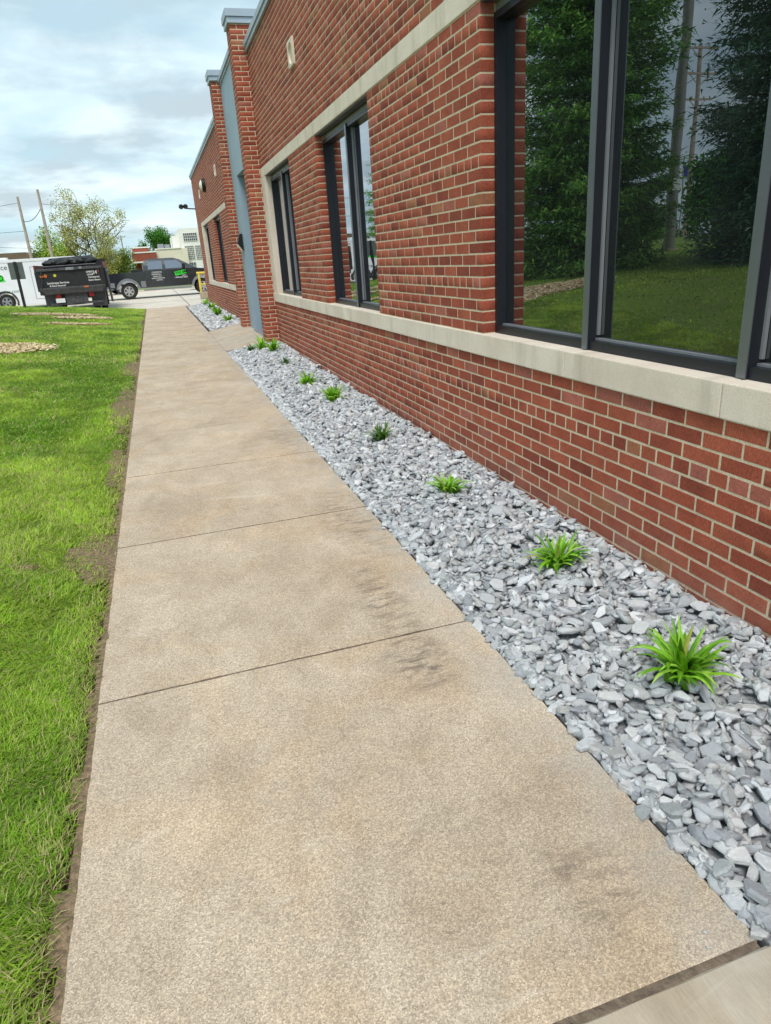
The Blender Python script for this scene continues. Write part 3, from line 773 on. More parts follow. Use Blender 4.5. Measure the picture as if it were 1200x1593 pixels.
# the far corner beyond the stone band
def fill_corner():
    for n in (0, 1, 28, 29):
        z0 = ZS + n * CH
        for k in range(10):
            a = 26.6 + k * LB + (0 if n % 2 else -LB / 2); c = a + LB
            a = max(a, 26.6); c = min(c, 28.6)
            if c - a > 0.03: BRX.append((a + JT, c - JT, z0))
BRX = []; fill_corner()
vv = []; cc = []
for a, c, z0 in BRX:
    vv.append(np.array(chamfer_brick(0.05, (c - a) / 2, CH / 2 - JT)) + np.array([0.05, (a + c) / 2 - 12, z0 + CH / 2])); cc.append(np.repeat(np.array([tone()]), 24, 0))
o = tri_mesh('bricks', np.concatenate(vv), np.concatenate([CBF + 24 * j for j in range(len(vv))]), 'brick_many', np.concatenate(cc), wall_far); o['kind'] = 'stuff'
bm = bmesh.new(); bm.from_mesh(o.data); bmesh.ops.recalc_face_normals(bm, faces=bm.faces[:]); bm.to_mesh(o.data); bm.free()
# ---- square stone plaques with a round dished recess
def plaque(yc):
    z0, z1 = ZS + 40 * CH + 0.004, ZS + 44 * CH - 0.004; zc = (z0 + z1) / 2; h = (z1 - z0) / 2; hy = 0.148
    vs = []; fs = []; K = 24; R_ = 0.105
    ring = lambda r, x: [(x, yc + r * math.cos(2 * math.pi * k / K), zc + r * math.sin(2 * math.pi * k / K)) for k in range(K)]
    sq = []
    for k in range(K):
        t = 2 * math.pi * k / K; c, s = math.cos(t), math.sin(t); m_ = 1 / max(abs(c), abs(s)); sq.append((yc + hy * c * m_, zc + h * s * m_))
    L0 = [(W + 0.08, y, z) for y, z in sq]; L1 = [(W - 0.02, y, z) for y, z in sq]
    L2 = ring(R_, W - 0.02); L3 = ring(R_ - 0.012, W + 0.018); L4 = ring(R_ * 0.5, W + 0.026)
    vs = L0 + L1 + L2 + L3 + L4 + [(W + 0.028, yc, zc)]
    for l in range(4):
        for k in range(K): fs.append((l * K + k, l * K + (k + 1) % K, (l + 1) * K + (k + 1) % K, (l + 1) * K + k))
    for k in range(K): fs.append((4 * K + k, 4 * K + (k + 1) % K, 5 * K))
    bpart('stone_plaque', 'limestone', lambda b: b.add(vs, fs))
plaque(8.945); plaque(19.3); plaque(25.45)
# ---- copings
def coping(y0, y1, z, x0, x1, hh=0.12):
    bpart('coping', 'coping_metal', lambda b: b.box(x0, x1, y0, y1, z + 0.045, z + hh, 0.006))
    bpart('coping_drip', 'coping_metal', lambda b: b.box(x0 + 0.018, x1 - 0.018, y0, y1, z - 0.012, z + 0.043))
coping(-3.6, 12.162, ZC + 0.005, W - 0.05, W + 0.36); coping(16.075, 28.66, ZC + 0.005, W - 0.05, W + 0.36)
for (y0, y1) in ((12.168, 12.575), (15.66, 16.067)):
    bpart('pilaster_cap', 'coping_metal', lambda b: b.box(PX - 0.03, PX + 0.47, y0 - 0.03, y1 + 0.03, PZT + 0.008, PZT + 0.085, 0.004))
    bpart('pilaster_cap', 'coping_metal', lambda b: b.box(PX - 0.05, PX + 0.49, y0 - 0.05, y1 + 0.05, PZT + 0.087, PZT + 0.19, 0.006))
# ---- entrance bay
XP = 1.875
bay = bpart('entrance_panel', 'blue_panel', lambda b: (b.box(XP, XP + 0.2, 14.80, 15.655, 0.10, PZT - 0.05), b.box(XP, XP + 0.2, 12.58, 14.799, 3.03, PZT - 0.05), b.box(XP, XP + 0.2, 12.58, 12.70, 0.10, 3.029)))
bpart('coping', 'coping_metal', lambda b: (b.box(XP - 0.045, XP + 0.3, 12.63, 15.60, PZT - 0.048, PZT + 0.03), b.box(XP - 0.02, XP + 0.3, 12.63, 15.60, PZT - 0.09, PZT - 0.052)))
bpart('threshold', 'light_frame', lambda b: b.box(XP - 0.06, XP + 0.2, 12.70, 14.80, 0.105, 0.135))
dr = bpart('door', 'bronze_frame', lambda b: [b.box(XP + 0.13, XP + 0.2, a, c, z0, z1) for a, c, z0, z1 in
        ((12.70, 12.76, 0.136, 3.028), (14.74, 14.799, 0.136, 3.028), (12.7605, 14.7395, 2.96, 3.028), (12.7605, 14.7395, 2.26, 2.35), (13.70, 13.80, 0.136, 2.2595), (12.7605, 13.6995, 0.136, 0.36), (13.8005, 14.7395, 0.136, 0.36))])
for a, c, z0, z1 in ((12.762, 13.698, 0.362, 2.258), (13.802, 14.738, 0.362, 2.258), (12.762, 14.738, 2.352, 2.958)):
    bpart('pane', 'window_glass', lambda b: b.box(XP + 0.16, XP + 0.17, a, c, z0, z1), dr)
for y in (13.66, 13.84):
    bpart('handle', 'light_frame', lambda b: b.tube([(XP + 0.125, y, 0.9), (XP + 0.07, y, 0.92), (XP + 0.07, y, 1.35), (XP + 0.125, y, 1.37)], 0.012), dr)
bpart('wall_behind', 'dull_black', lambda b: b.box(XP + 0.203, W + 0.44, 12.58, 15.66, 0.0, 4.6))
# ---- windows
def window(y0, y1, mulls, xf):
    zt = ZL - 0.012; fr = 0.031; hp = 0.045; hr = 0.034
    fm = bpart('window', 'bronze_frame', lambda b: (b.box(xf, xf + 0.09, y0 + 0.001, y0 + fr, ZT, zt - hp), b.box(xf, xf + 0.09, y1 - fr, y1 - 0.001, ZT, zt - hp),
         b.box(xf, xf + 0.09, y0 + fr, y1 - fr, zt - hp - hr, zt - hp), b.box(xf, xf + 0.09, y0 + fr, y1 - fr, ZT, ZT + 0.045)))
    bpart('head_panel', 'light_frame', lambda b: b.box(xf + 0.012, xf + 0.09, y0 + 0.001, y1 - 0.001, zt - hp + 0.001, zt - 0.002), fm)
    bpart('glazing_bead', 'light_frame', lambda b: b.box(xf + 0.035, xf + 0.058, y0 + fr + 0.001, y1 - fr - 0.001, ZT + 0.0455, ZT + 0.055), fm)
    es_ = [y0 + fr] + list(mulls) + [y1 - fr]
    for mm in mulls:
        bpart('mullion', 'bronze_frame', lambda b: (b.box(xf - 0.008, xf + 0.084, mm - 0.022, mm + 0.022, ZT + 0.003, zt - hp - 0.003)), fm)
        bpart('mullion_lit_face', 'mullion_lit_metal', lambda b: b.box(xf - 0.014, xf - 0.0085, mm - 0.022, mm + 0.022, ZT + 0.003, zt - hp - 0.003), fm)  # thin pale plate: the lit front of the dark mullion, put into its colour
        bpart('mullion_bead', 'light_frame', lambda b: b.box(xf + 0.04, xf + 0.056, mm + 0.0225, mm + 0.034, ZT + 0.07, zt - hp - hr - 0.002), fm)
        bpart('mullion_bead', 'light_frame', lambda b: b.box(xf + 0.04, xf + 0.056, mm - 0.034, mm - 0.0225, ZT + 0.07, zt - hp - hr - 0.002), fm)
    for a, c in zip(es_[:-1], es_[1:]):
        bpart('pane', 'window_glass', lambda b: b.box(xf + 0.058, xf + 0.068, a, c, ZT + 0.04, zt - hp - hr + 0.002), fm)
    bpart('caulk_line', 'caulk', lambda b: (b.box(xf + 0.002, xf + 0.05, y0 - 0.006, y0 + 0.0005, ZT + 0.002, zt - 0.002), b.box(xf + 0.002, xf + 0.05, y1 - 0.0005, y1 + 0.006, ZT + 0.002, zt - 0.002)), fm)
XF = W + 0.085
window(-3.0, 4.02, [-2.0, -1.0, 0.0, 1.0, 2.0, 3.01], XF); window(6.18, 8.18, [7.18], XF); window(9.77, 11.77, [10.77], XF)
window(19.85, 21.8, [20.82], XF); window(23.9, 25.85, [24.87], XF)
# ---- wall fittings
def wall_light(y, z, x):
    b = MB(); b.prism([(x, z - 0.16), (x, z + 0.16), (x - 0.05, z + 0.16), (x - 0.11, z - 0.02), (x - 0.11, z - 0.05), (x - 0.03, z - 0.16)], 'y', y - 0.09, y + 0.09)
    t = tag(b.build('wall_light', 'black_metal'), None, None); return t
def fix(o, label): tag(o, label, 'wall light')
o = wall_light(15.22, 1.84, XP - 0.002); fix(o, 'black wedge wall light on the grey-blue panel beside the door')
part('lens', 'lens_white', o, lambda b: b.prism([(XP - 0.116, 1.79), (XP - 0.112, 1.80), (XP - 0.03, 1.676), (XP - 0.034, 1.668)], 'y', 15.12, 15.32))
b_l = MB(); b_l.lathe([(0, -0.10), (0.17, -0.10), (0.19, -0.05), (0.19, 0.0), (0, 0)], 'x', (W - 0.003, 22.85, 3.66), 18); o = b_l.build('wall_light', 'black_metal'); fix(o, 'black wall light with a white lens high on the far brick wall')
part('lens', 'lens_white', o, lambda b: b.lathe([(0, -0.17), (0.07, -0.16), (0.13, -0.12), (0.15, -0.101)], 'x', (W - 0.003, 22.85, 3.66), 18), True)
fl = thing('flood_light', 'small dark floodlight on an arm at the far corner of the brick building', 'floodlight', (W, 28.45, 3.42))
part('arm', 'black_metal', fl, lambda b: b.tube([(0.02, 0, 0), (-0.25, 0, 0.02), (-0.36, 0, 0.05)], 0.022))
for dxx in (-0.34, -0.5):
    part('lamp_head', 'black_metal', fl, lambda b: b.lathe([(0.0, -0.12), (0.05, -0.12), (0.09, 0.06), (0.085, 0.07), (0, 0.05)], 'y', (dxx, 0, 0.1), 14))
hb = thing('hose_tap', 'small brass hose tap on the far brick wall above the slate', 'tap', (W - 0.004, 20.4, 0.45))
part('spout', 'meter_brown', hb, lambda b: b.tube([(0.0, 0, 0), (-0.06, 0, 0), (-0.09, 0, -0.05)], 0.014))
part('handle', 'tail_red', hb, lambda b: b.tube([(-0.05, -0.03, 0.035), (-0.05, 0.03, 0.035)], 0.008))

# ================================================================== PLANTS IN THE BEDS
def bed_top(x, y):
    if y < 12.3:
        i = int((x - hinfo[0]) / hinfo[2]); j = int((y - hinfo[1]) / hinfo[2]); return float(np.median(H1[max(0, i - 3):i + 4, max(0, j - 3):j + 4]))
    return float(bed_z(x, y)) + 0.02
def leaf_geo(L_, wd, az, rise, curl, tw=0.0, seg=7):
    """arching strap leaf: returns verts, faces"""
    vs = []; fs = []; p_ = Vector((0, 0, 0)); el = rise; d = L_ / seg
    ca, sa = math.cos(az), math.sin(az); side = Vector((-sa, ca, 0))
    for i in range(seg + 1):
        t = i / seg; wv = wd * (0.75 + 0.5 * t) * (1 - t ** 2.6) + 0.0006
        dirv = Vector((ca * math.cos(el), sa * math.cos(el), math.sin(el))); nrm = side.cross(dirv)
        vs += [p_ - side * wv - nrm * (-wv * 0.45), p_ , p_ + side * wv + nrm * (wv * 0.45)]
        p_ = p_ + dirv * d; el -= curl / seg * (0.5 + 1.4 * t)
    for i in range(seg):
        a = i * 3; fs += [(a, a + 1, a + 4, a + 3), (a + 1, a + 2, a + 5, a + 4)]
    return vs, fs
plant_labels = [
    'largest bright green daylily clump, nearest in the slate bed', 'second nearest daylily clump in the slate bed, tall arching leaves',
    'third daylily clump in the long slate bed, compact and bright', 'small dark green grassy clump in the middle of the long slate bed',
    'fifth clump along the slate bed, bright leaves leaning sideways', 'sixth clump along the slate bed, under the second window',
    'tiny sparse dark clump in the slate bed below the third window', 'bushy daylily clump against the wall just before the brick pilaster',
    'bushy daylily clump at the end of the long slate bed by the door pad', 'low dark clump at the walk-side tip of the long slate bed',
    'nearest green clump in the far slate bed beyond the door', 'second green clump in the far slate bed beyond the door', 'third green clump in the far slate bed beyond the door',
    'fourth green clump in the far slate bed beyond the door', 'last green clump in the far slate bed by the building corner']
for pi_, (px, py, hgt, nl, kind) in enumerate(PLANTS):
    nl = int(nl * 1.7)
    if pi_ > 2: hgt *= 1.35
    if kind == 'd': nl = int(nl * 1.6)
    z0 = bed_top(px, py) - 0.012 if pi_ < 10 else float(bed_z(px, py))
    t = thing('daylily', plant_labels[pi_], 'plant', (px, py, z0), 0, 'daylily clumps in the slate beds')
    r_ = random.Random(100 + pi_); many = MB(); cols_ = []
    for k in range(nl):
        az = r_.uniform(0, 2 * math.pi); ln = hgt * r_.uniform(0.7, 1.35); rise = r_.uniform(0.95, 1.52); curl = r_.uniform(0.4, 2.4) * (1.0 if kind == 'a' else 1.2)
        if rise < 0.9: curl *= 0.6
        wd = (0.0112 if kind == 'a' else 0.0050) * r_.uniform(0.7, 1.2) * (1 if py < 12 else 2.2)
        if 4 < py < 12: wd *= 1.35
        vs, fs = leaf_geo(ln, wd, az, rise, curl)
        ox, oy = r_.gauss(0, 0.016), r_.gauss(0, 0.016)
        vs = [(v.x + ox, v.y + oy, v.z) for v in vs]
        if kind == 'a': c = random.choice([lin(130, 188, 40), lin(150, 204, 56), lin(112, 170, 36), lin(168, 214, 82), lin(92, 148, 32)])
        else: c = random.choice([lin(70, 112, 40), lin(56, 96, 36), lin(88, 124, 50)])
        if r_.random() < 0.025: c = lin(170, 176, 80)
        if pi_ < 3:
            b = MB(); b.add(vs, fs); o = b.build('leaf', 'daylily_leaf', t, True); o.color = c
        else: many.add(vs, fs); cols_ += [c[:3]] * len(vs)
    if pi_ >= 3:
        me = bpy.data.meshes.new('leaves'); me.from_pydata(many.v, [], many.f); me.update()
        a = me.color_attributes.new('col', 'FLOAT_COLOR', 'POINT'); a.data.foreach_set('color', np.hstack([np.array(cols_), np.ones((len(cols_), 1))]).astype(np.float32).ravel())
        me.materials.append(MATS['foliage']); o = obj('leaves', me, t); o['kind'] = 'stuff'

# ================================================================== GRASS
def lawn_surf(x, y): return lawn_z(x) + 0.035 * (fnoise(x * 1.3, y * 1.3) - 0.5) * np.clip((-x - 0.47) * 4, 0, 1)
def bare(x, y):
    """0 = full grass, 1 = bare earth"""
    d = -0.455 - x
    e = np.clip(1 - (d - 0.004 - 0.04 * np.clip(fnoise(x * 3, y * 6, 1) - 0.32, 0, 1)) / 0.015, 0, 1)
    def patch(cx, cy, rx, ry): return np.clip(1.25 - np.sqrt(((x - cx) / rx) ** 2 + ((y - cy) / ry) ** 2) + 0.8 * (fnoise(x * 9, y * 6, 2) - 0.5), 0, 1)
    for q in ((-0.50, 3.70, 0.24, 0.42), (-0.56, 8.1, 0.16, 1.5), (-0.53, 11.5, 0.18, 1.2), (-0.53, 5.6, 0.09, 0.7), (-0.5, 22.0, 0.18, 1.6)): e = np.maximum(e, patch(*q))
    rut = np.clip(1 - np.abs(y - 3.52 + 0.35 * (x + 0.5)) / 0.09, 0, 1) * np.clip((x + 1.5) * 2, 0, 1); e = np.maximum(e, 0.75 * rut * np.clip(fnoise(x * 8, y * 9, 1) * 2 - 0.4, 0, 1))
    for q in ((-2.9, 14.3, 1.15, 1.0), (-4.4, 14.8, 1.5, 1.0), (-2.3, 23.0, 0.9, 0.7), (-3.1, 24.2, 1.2, 0.55), (-2.1, 20.5, 0.9, 0.35)): e = np.maximum(e, patch(*q) * 0.9)
    return e
# bare earth sheets where the turf is worn away beside the walk
cs = 0.03; gx_ = np.arange(-1.15, -0.455, cs); gy_ = np.arange(0.4, 13.5, cs); GX, GY = np.meshgrid(gx_, gy_, indexing='ij')
BM = bare(GX + cs / 2, GY + cs / 2) > 0.45; I_, J_ = np.nonzero(BM)
cx_ = np.stack([gx_[I_], gx_[I_] + cs, gx_[I_] + cs, gx_[I_]], 1).ravel(); cy_ = np.stack([gy_[J_], gy_[J_], gy_[J_] + cs, gy_[J_] + cs], 1).ravel()
cz_ = lawn_surf(cx_, cy_) + 0.006 + 0.01 * (vnoise(cx_ * 30, cy_ * 30, 1) - 0.3)
tag(tri_mesh('bare_soil', np.stack([cx_, cy_, cz_], 1), np.arange(len(cx_)).reshape(-1, 4), 'bare_earth'), kind='structure')
def blades(n, x0f, x1, y0, y1, h, wd, name=None):
    y = rng.uniform(y0, y1, n); xa = x0f(y); x = xa + (x1 - xa) * rng.random(n)
    keep = rng.random(n) > bare(x, y) * np.where(x > -0.49, 0.97, 0.86); x, y = x[keep], y[keep]; n = len(x)
    tone_ = fnoise(x * 1.6, y * 1.1, 0); fine = rng.random(n); tuft = fnoise(x * 9, y * 7, 1)
    hh = 0.82 * h * rng.uniform(0.55, 1.25, n) * (0.65 + 0.7 * tuft) * (0.8 + 0.5 * tone_)
    z = lawn_surf(x, y) - 0.004; az = rng.uniform(0, 2 * np.pi, n) * 0.75 + fnoise(x * 4, y * 3, 2) * 7; lean = rng.uniform(0.5, 1.5, n)
    dirx, diry = np.cos(az), np.sin(az); sx, sy = -diry, dirx; w_ = wd * rng.uniform(0.6, 1.3, n)
    p0 = np.stack([x, y, z], 1)
    def pt(t): return p0 + np.stack([dirx * hh * lean * t ** 1.7, diry * hh * lean * t ** 1.7, hh * (t - 0.28 * lean * t * t)], 1)
    s = np.stack([sx, sy, 0 * sx], 1) * w_[:, None]
    m_ = pt(0.5); e = pt(1.0)
    V = np.stack([p0 - s, p0 + s, m_ - s * 0.8, m_ + s * 0.8, e], 1).reshape(-1, 3)
    i = np.arange(n)[:, None] * 5; F = np.concatenate([i + [0, 1, 3], i + [0, 3, 2], i + [2, 3, 4]], 1).reshape(-1, 3)
    ca = np.array(lin(152, 192, 46)[:3]); cb = np.array(lin(188, 216, 78)[:3]); cdk = np.array(lin(100, 146, 34)[:3]); cdry = np.array(lin(206, 196, 138)[:3])
    mixv = np.clip((tone_ - 0.36) / 0.28, 0, 1)[:, None] * np.clip(0.45 + y / 9, 0.45, 1)[:, None]; c = cdk * (1 - mixv) + cb * mixv
    c = np.where((fine < 0.3)[:, None], ca, c) * (0.72 + 0.6 * tuft)[:, None]; dryp = 0.13 + 0.6 * np.clip(fnoise(x * 0.9 + 4, y * 0.8, 2) - 0.5, 0, 1) + 0.25 * np.clip(0.16 - (-0.47 - x), 0, 0.2) / 0.2
    c = np.where((rng.random(n) < dryp)[:, None], cdry, c) * rng.uniform(0.75, 1.2, n)[:, None]
    return V, F, np.repeat(c, 5, 0)
segs_ = [(16000, lambda y: -1.6 - 0.36 * y, -0.8, 0.0, 3.0, 0.044, 0.003), (46000, lambda y: -0.50 - 0.36 * y, -0.446, 0.4, 3.0, 0.040, 0.0017), (70000, lambda y: -0.50 - 0.30 * y, -0.448, 3.0, 6.5, 0.043, 0.0022),
         (84000, lambda y: -0.6 - 0.27 * y, -0.458, 6.5, 12.0, 0.046, 0.0034), (100000, lambda y: -0.6 - 0.24 * y, -0.458, 12.0, 29.2, 0.05, 0.0065),
         (18000, lambda y: -14 + 0 * y, -1.2, 0.0, 14.0, 0.06, 0.011), (16000, lambda y: -15 + 0 * y, -3.0, 12.0, 29.2, 0.07, 0.014)]
VV, FF, CC, off = [], [], [], 0
for a in segs_:
    V, F, C_ = blades(*a); VV.append(V); FF.append(F + off); CC.append(C_); off += len(V)
gr = tri_mesh('grass', np.concatenate(VV), np.concatenate(FF), 'grass', np.concatenate(CC)); tag(gr, 'short bright green grass with dry patches beside the walk', 'grass', kind='stuff')
# wood-chip / straw patches
def chips(name, spots, n, label, sz=0.05):
    V, F, C_ = [], [], []
    pal = np.array([lin(236, 214, 172)[:3], lin(248, 232, 198)[:3], lin(216, 188, 142)[:3], lin(226, 204, 160)[:3], lin(192, 164, 118)[:3]])
    k = 0
    for (cx, cy, rx, ry, fr) in spots:
        m_ = int(n * fr); a = rng.uniform(0, 2 * np.pi, m_); r_ = np.sqrt(rng.random(m_)) * rng.uniform(0.7, 1.1, m_)
        x = cx + rx * r_ * np.cos(a); y = cy + ry * r_ * np.sin(a); z = lawn_surf(x, y) + rng.uniform(0.015, 0.05, m_)
        yaw = rng.uniform(0, 6.28, m_); ln = sz * rng.uniform(0.5, 1.4, m_); wd = ln * rng.uniform(0.15, 0.4, m_); tz = rng.uniform(-0.35, 0.35, m_)
        ux = np.stack([np.cos(yaw), np.sin(yaw), tz], 1) * ln[:, None]; vx = np.stack([-np.sin(yaw), np.cos(yaw), rng.uniform(-0.4, 0.4, m_)], 1) * wd[:, None]
        p_ = np.stack([x, y, z], 1); up = np.array([0, 0, 0.006])
        V.append(np.stack([p_ - ux - vx, p_ + ux - vx * 0.6, p_ + ux * 0.9 + vx, p_ - ux * 0.8 + vx * 0.8, p_ + up * 0.5 + ux * 0.1], 1).reshape(-1, 3))
        i = np.arange(m_)[:, None] * 5 + k; F.append(np.concatenate([i + [0, 1, 4], i + [1, 2, 4], i + [2, 3, 4], i + [3, 0, 4]], 1).reshape(-1, 3)); k += 5 * m_
        C_.append(np.repeat(pal[rng.integers(0, 5, m_)] * rng.uniform(0.8, 1.15, (m_, 1)), 5, 0))
    tag(tri_mesh(name, np.concatenate(V), np.concatenate(F), 'chips', np.concatenate(C_)), label, 'wood chips', kind='stuff')
chips('wood_chips', [(-3.0, 14.3, 1.05, 0.95, 0.4), (-4.6, 14.8, 1.6, 0.9, 0.6)], 16000, 'pale wood chips spread over a bare patch of lawn', 0.034)
chips('wood_chips', [(-2.2, 23.0, 0.8, 0.45, 0.3), (-3.1, 24.3, 1.2, 0.5, 0.45), (-2.1, 20.5, 0.8, 0.22, 0.25)], 10000, 'pale straw strips on the lawn near the parking lot', 0.036)
# earth crumbs along the walk edge
VV, FF, CC = [], [], []
yy = rng.uniform(0.6, 16, 9000); xx = -0.462 - np.abs(rng.normal(-0.01, 0.032, 9000)); s_ = rng.uniform(0.002, 0.009, 9000)
bb = bare(xx - 0.03, yy); k_ = rng.random(9000) < (0.5 + 0.5 * bb); xx, yy, s_ = xx[k_], yy[k_], s_[k_]; nn = len(xx)
zz_ = np.maximum(lawn_surf(xx, yy), -0.03) + 0.002
oct_ = np.array([(1, 0, 0), (-1, 0, 0), (0, 1, 0), (0, -1, 0), (0, 0, 0.8), (0, 0, -0.8)]); of_ = np.array([(0, 2, 4), (2, 1, 4), (1, 3, 4), (3, 0, 4), (2, 0, 5), (1, 2, 5), (3, 1, 5), (0, 3, 5)])
V = (oct_[None] * s_[:, None, None] * rng.uniform(0.6, 1.4, (nn, 6, 1)) + np.stack([xx, yy, zz_], 1)[:, None, :]).reshape(-1, 3)
F = (of_[None] + 6 * np.arange(nn)[:, None, None]).reshape(-1, 3)
C_ = np.repeat(np.array(lin(104, 84, 68)[:3])[None] * rng.uniform(0.5, 1.5, (nn, 1)), 6, 0)
tag(tri_mesh('soil_crumbs', V, F, 'chips', C_), 'crumbs of brown earth along the sidewalk edge', 'soil', kind='stuff')

# ================================================================== VEHICLES
def wheel(parent, c, r, wd, out, axis='y', spokes=6, rim='rim_alloy'):
    """c: centre of the outer face; out: +1/-1 direction along axis facing outwards"""
    R_ = r; prof = [(R_ * 0.60, 0), (R_ * 0.62, 0.015 * -1), (R_ * 0.92, 0.0), (R_, -0.05), (R_, -wd + 0.05), (R_ * 0.92, -wd), (R_ * 0.55, -wd)]
    prof = [(a, b * out) for a, b in prof]
    ty = part('wheel', 'tyre', parent, lambda b: b.lathe(prof, axis, c, 28), True)
    def rimf(b):
        b.lathe([(R_ * 0.61, -0.005 * out), (R_ * 0.56, -0.01 * out), (R_ * 0.54, -0.07 * out), (0.0, -0.075 * out)], axis, c, 28)
    part('rim', 'dull_black' if spokes else rim, ty, rimf, True)
    def sp(b):
        b.lathe([(0.0, 0.0 * out), (R_ * 0.16, 0.0 * out), (R_ * 0.18, -0.03 * out)], axis, c, 14)
        b.lathe([(R_ * 0.615, -0.002 * out), (R_ * 0.53, -0.002 * out), (R_ * 0.52, -0.04 * out)], axis, c, 28)
        for k in range(spokes):
            t = 2 * math.pi * k / spokes + 0.3; ca, sa = math.cos(t), math.sin(t); w0, w1 = R_ * 0.09, R_ * 0.13
            pts = [(R_ * 0.12, -w0), (R_ * 0.56, -w1), (R_ * 0.56, w1), (R_ * 0.12, w0)]
            pl = [(c[0] + ca * a - sa * q, c[2] + sa * a + ca * q) for a, q in pts] if axis == 'y' else [(c[1] + ca * a - sa * q, c[2] + sa * a + ca * q) for a, q in pts]
            b.prism(pl, axis, (c[1] if axis == 'y' else c[0]) - 0.035 * out, (c[1] if axis == 'y' else c[0]) - 0.006 * out)
    if spokes: part('spokes', rim, ty, sp)
    return ty
def arch(cx, cz, r, z0, n=10, a0=None):
    """points of a wheel-arch cut running from right to left at height z0"""
    s = math.asin(max(-1, min(1, (z0 - cz) / r))); return [(cx + r * math.cos(t), cz + r * math.sin(t)) for t in np.linspace(s, math.pi - s, n)]
# ---- crew-cab pickup, side on, facing +x
pk = thing('pickup_truck', 'black crew cab pickup truck with grey wheel flares and a green sign on its door', 'truck', (-1.30, 39.9, 0))
zb = 0.52
low = [(-1.3, 0.62), (-1.3, 1.30), (0.86, 1.34), (0.9, 1.36), (3.45, 1.36), (4.55, 1.26), (4.82, 1.12), (4.85, 0.62), (4.5, zb)] + arch(3.85, 0.42, 0.52, zb) + [(3.2, zb)] + [(0.7, zb)] + arch(0, 0.42, 0.52, zb) + [(-0.7, zb), (-1.0, 0.6)]
part('body', 'black_paint', pk, lambda b: b.prism(low, 'y', 0.0, 2.0), True)
def cab(b):
    secs = [(1.365, 0.86, 3.55, 0.03), (1.62, 0.90, 3.12, 0.12), (1.86, 0.98, 2.68, 0.24), (1.93, 1.15, 2.45, 0.34)]
    vs = []; fs = []
    for z, xa, xb, iny in secs: vs += [(xa, iny, z), (xb, iny, z), (xb, 2 - iny, z), (xa, 2 - iny, z)]
    for i in range(3):
        for k in range(4): fs.append((i * 4 + k, i * 4 + (k + 1) % 4, (i + 1) * 4 + (k + 1) % 4, (i + 1) * 4 + k))
    fs += [(0, 3, 2, 1), (12, 13, 14, 15)]; b.add(vs, fs)
part('cab', 'black_paint', pk, cab)
def sidewin(x0, x1, x2, x3):
    def f(b):
        y0, y1 = 0.046, 0.185; o_ = 0.012
        vs = [(x0, y0 - o_, 1.41), (x1, y0 - o_, 1.41), (x2, y1 - o_ - 0.005, 1.80), (x3, y1 - o_ - 0.005, 1.80)]
        b.add(vs + [(x, y + 0.01, z) for x, y, z in vs], [(0, 1, 2, 3), (7, 6, 5, 4), (0, 4, 5, 1), (1, 5, 6, 2), (2, 6, 7, 3), (3, 7, 4, 0)])
    return f
part('window', 'car_glass', pk, sidewin(1.12, 1.86, 1.86, 1.16)); part('window', 'car_glass', pk, sidewin(2.02, 3.10, 2.62, 2.0))
part('windscreen', 'car_glass', pk, lambda b: b.add([(3.55, 0.16, 1.40), (3.55, 1.84, 1.40), (2.74, 1.70, 1.85), (2.74, 0.30, 1.85), (3.50, 0.16, 1.39), (3.50, 1.84, 1.39), (2.70, 1.70, 1.84), (2.70, 0.30, 1.84)], [(0, 1, 2, 3), (7, 6, 5, 4), (0, 4, 5, 1), (1, 5, 6, 2), (2, 6, 7, 3), (3, 7, 4, 0)]))
part('mirror', 'black_metal', pk, lambda b: b.box(2.86, 3.02, -0.26, -0.03, 1.36, 1.62, 0.03)); part('toolbox', 'dull_black', pk, lambda b: b.box(0.25, 0.84, 0.08, 1.92, 1.33, 1.46, 0.02))
for cx in (0, 3.85):
    def fl_(b):
        o_ = arch(cx, 0.42, 0.62, zb, 14); i_ = arch(cx, 0.42, 0.50, zb, 14)
        b.prism(o_ + i_[::-1], 'y', -0.05, 0.04)
    part('wheel_flare', 'flare_grey', pk, fl_)
    for (yf, od) in ((0.02, -1), (1.98, 1)): wheel(pk, (cx, yf, 0.40), 0.41, 0.27, od)
part('lower_trim', 'flare_grey', pk, lambda b: b.box(-1.28, -0.66, -0.008, 0.0, 0.62, 0.86)); part('lower_trim', 'flare_grey', pk, lambda b: b.box(0.66, 0.9, -0.008, 0.0, 0.55, 0.86))
for xd in (0.9, 1.95, 3.2): part('door_gap', 'dull_black', pk, lambda b: b.box(xd, xd + 0.015, -0.004, 0.003, 0.6, 1.34))
for xd in (1.75, 2.95): part('door_handle', 'dull_black', pk, lambda b: b.box(xd - 0.1, xd + 0.08, -0.02, -0.001, 1.18, 1.22, 0.006))
part('side_step', 'flare_grey', pk, lambda b: b.tube([(0.75, -0.03, 0.42), (3.2, -0.03, 0.42)], 0.04)); part('bumper', 'steel_worn', pk, lambda b: b.box(-1.42, -1.31, 0.05, 1.95, 0.5, 0.72, 0.03))
part('bumper', 'steel_worn', pk, lambda b: b.box(4.856, 4.98, 0.05, 1.95, 0.45, 0.72, 0.03)); part('tail_light', 'tail_red', pk, lambda b: b.box(-1.32, -1.20, -0.006, 0.1, 0.98, 1.26)); part('headlight', 'lens_white', pk, lambda b: b.box(4.6, 4.858, -0.006, 0.3, 0.92, 1.1))
sideM = lambda x, y, z, rot=0.0: Matrix.Translation((x, y, z)) @ Matrix.Rotation(rot, 4, 'Y') @ Matrix.Rotation(rad(90), 4, 'X')
bn = part('banner', 'banner_green', pk, lambda b: b.prism([(2.46, 1.02), (3.06, 1.12), (3.03, 1.32), (2.43, 1.22)], 'y', -0.012, -0.002))
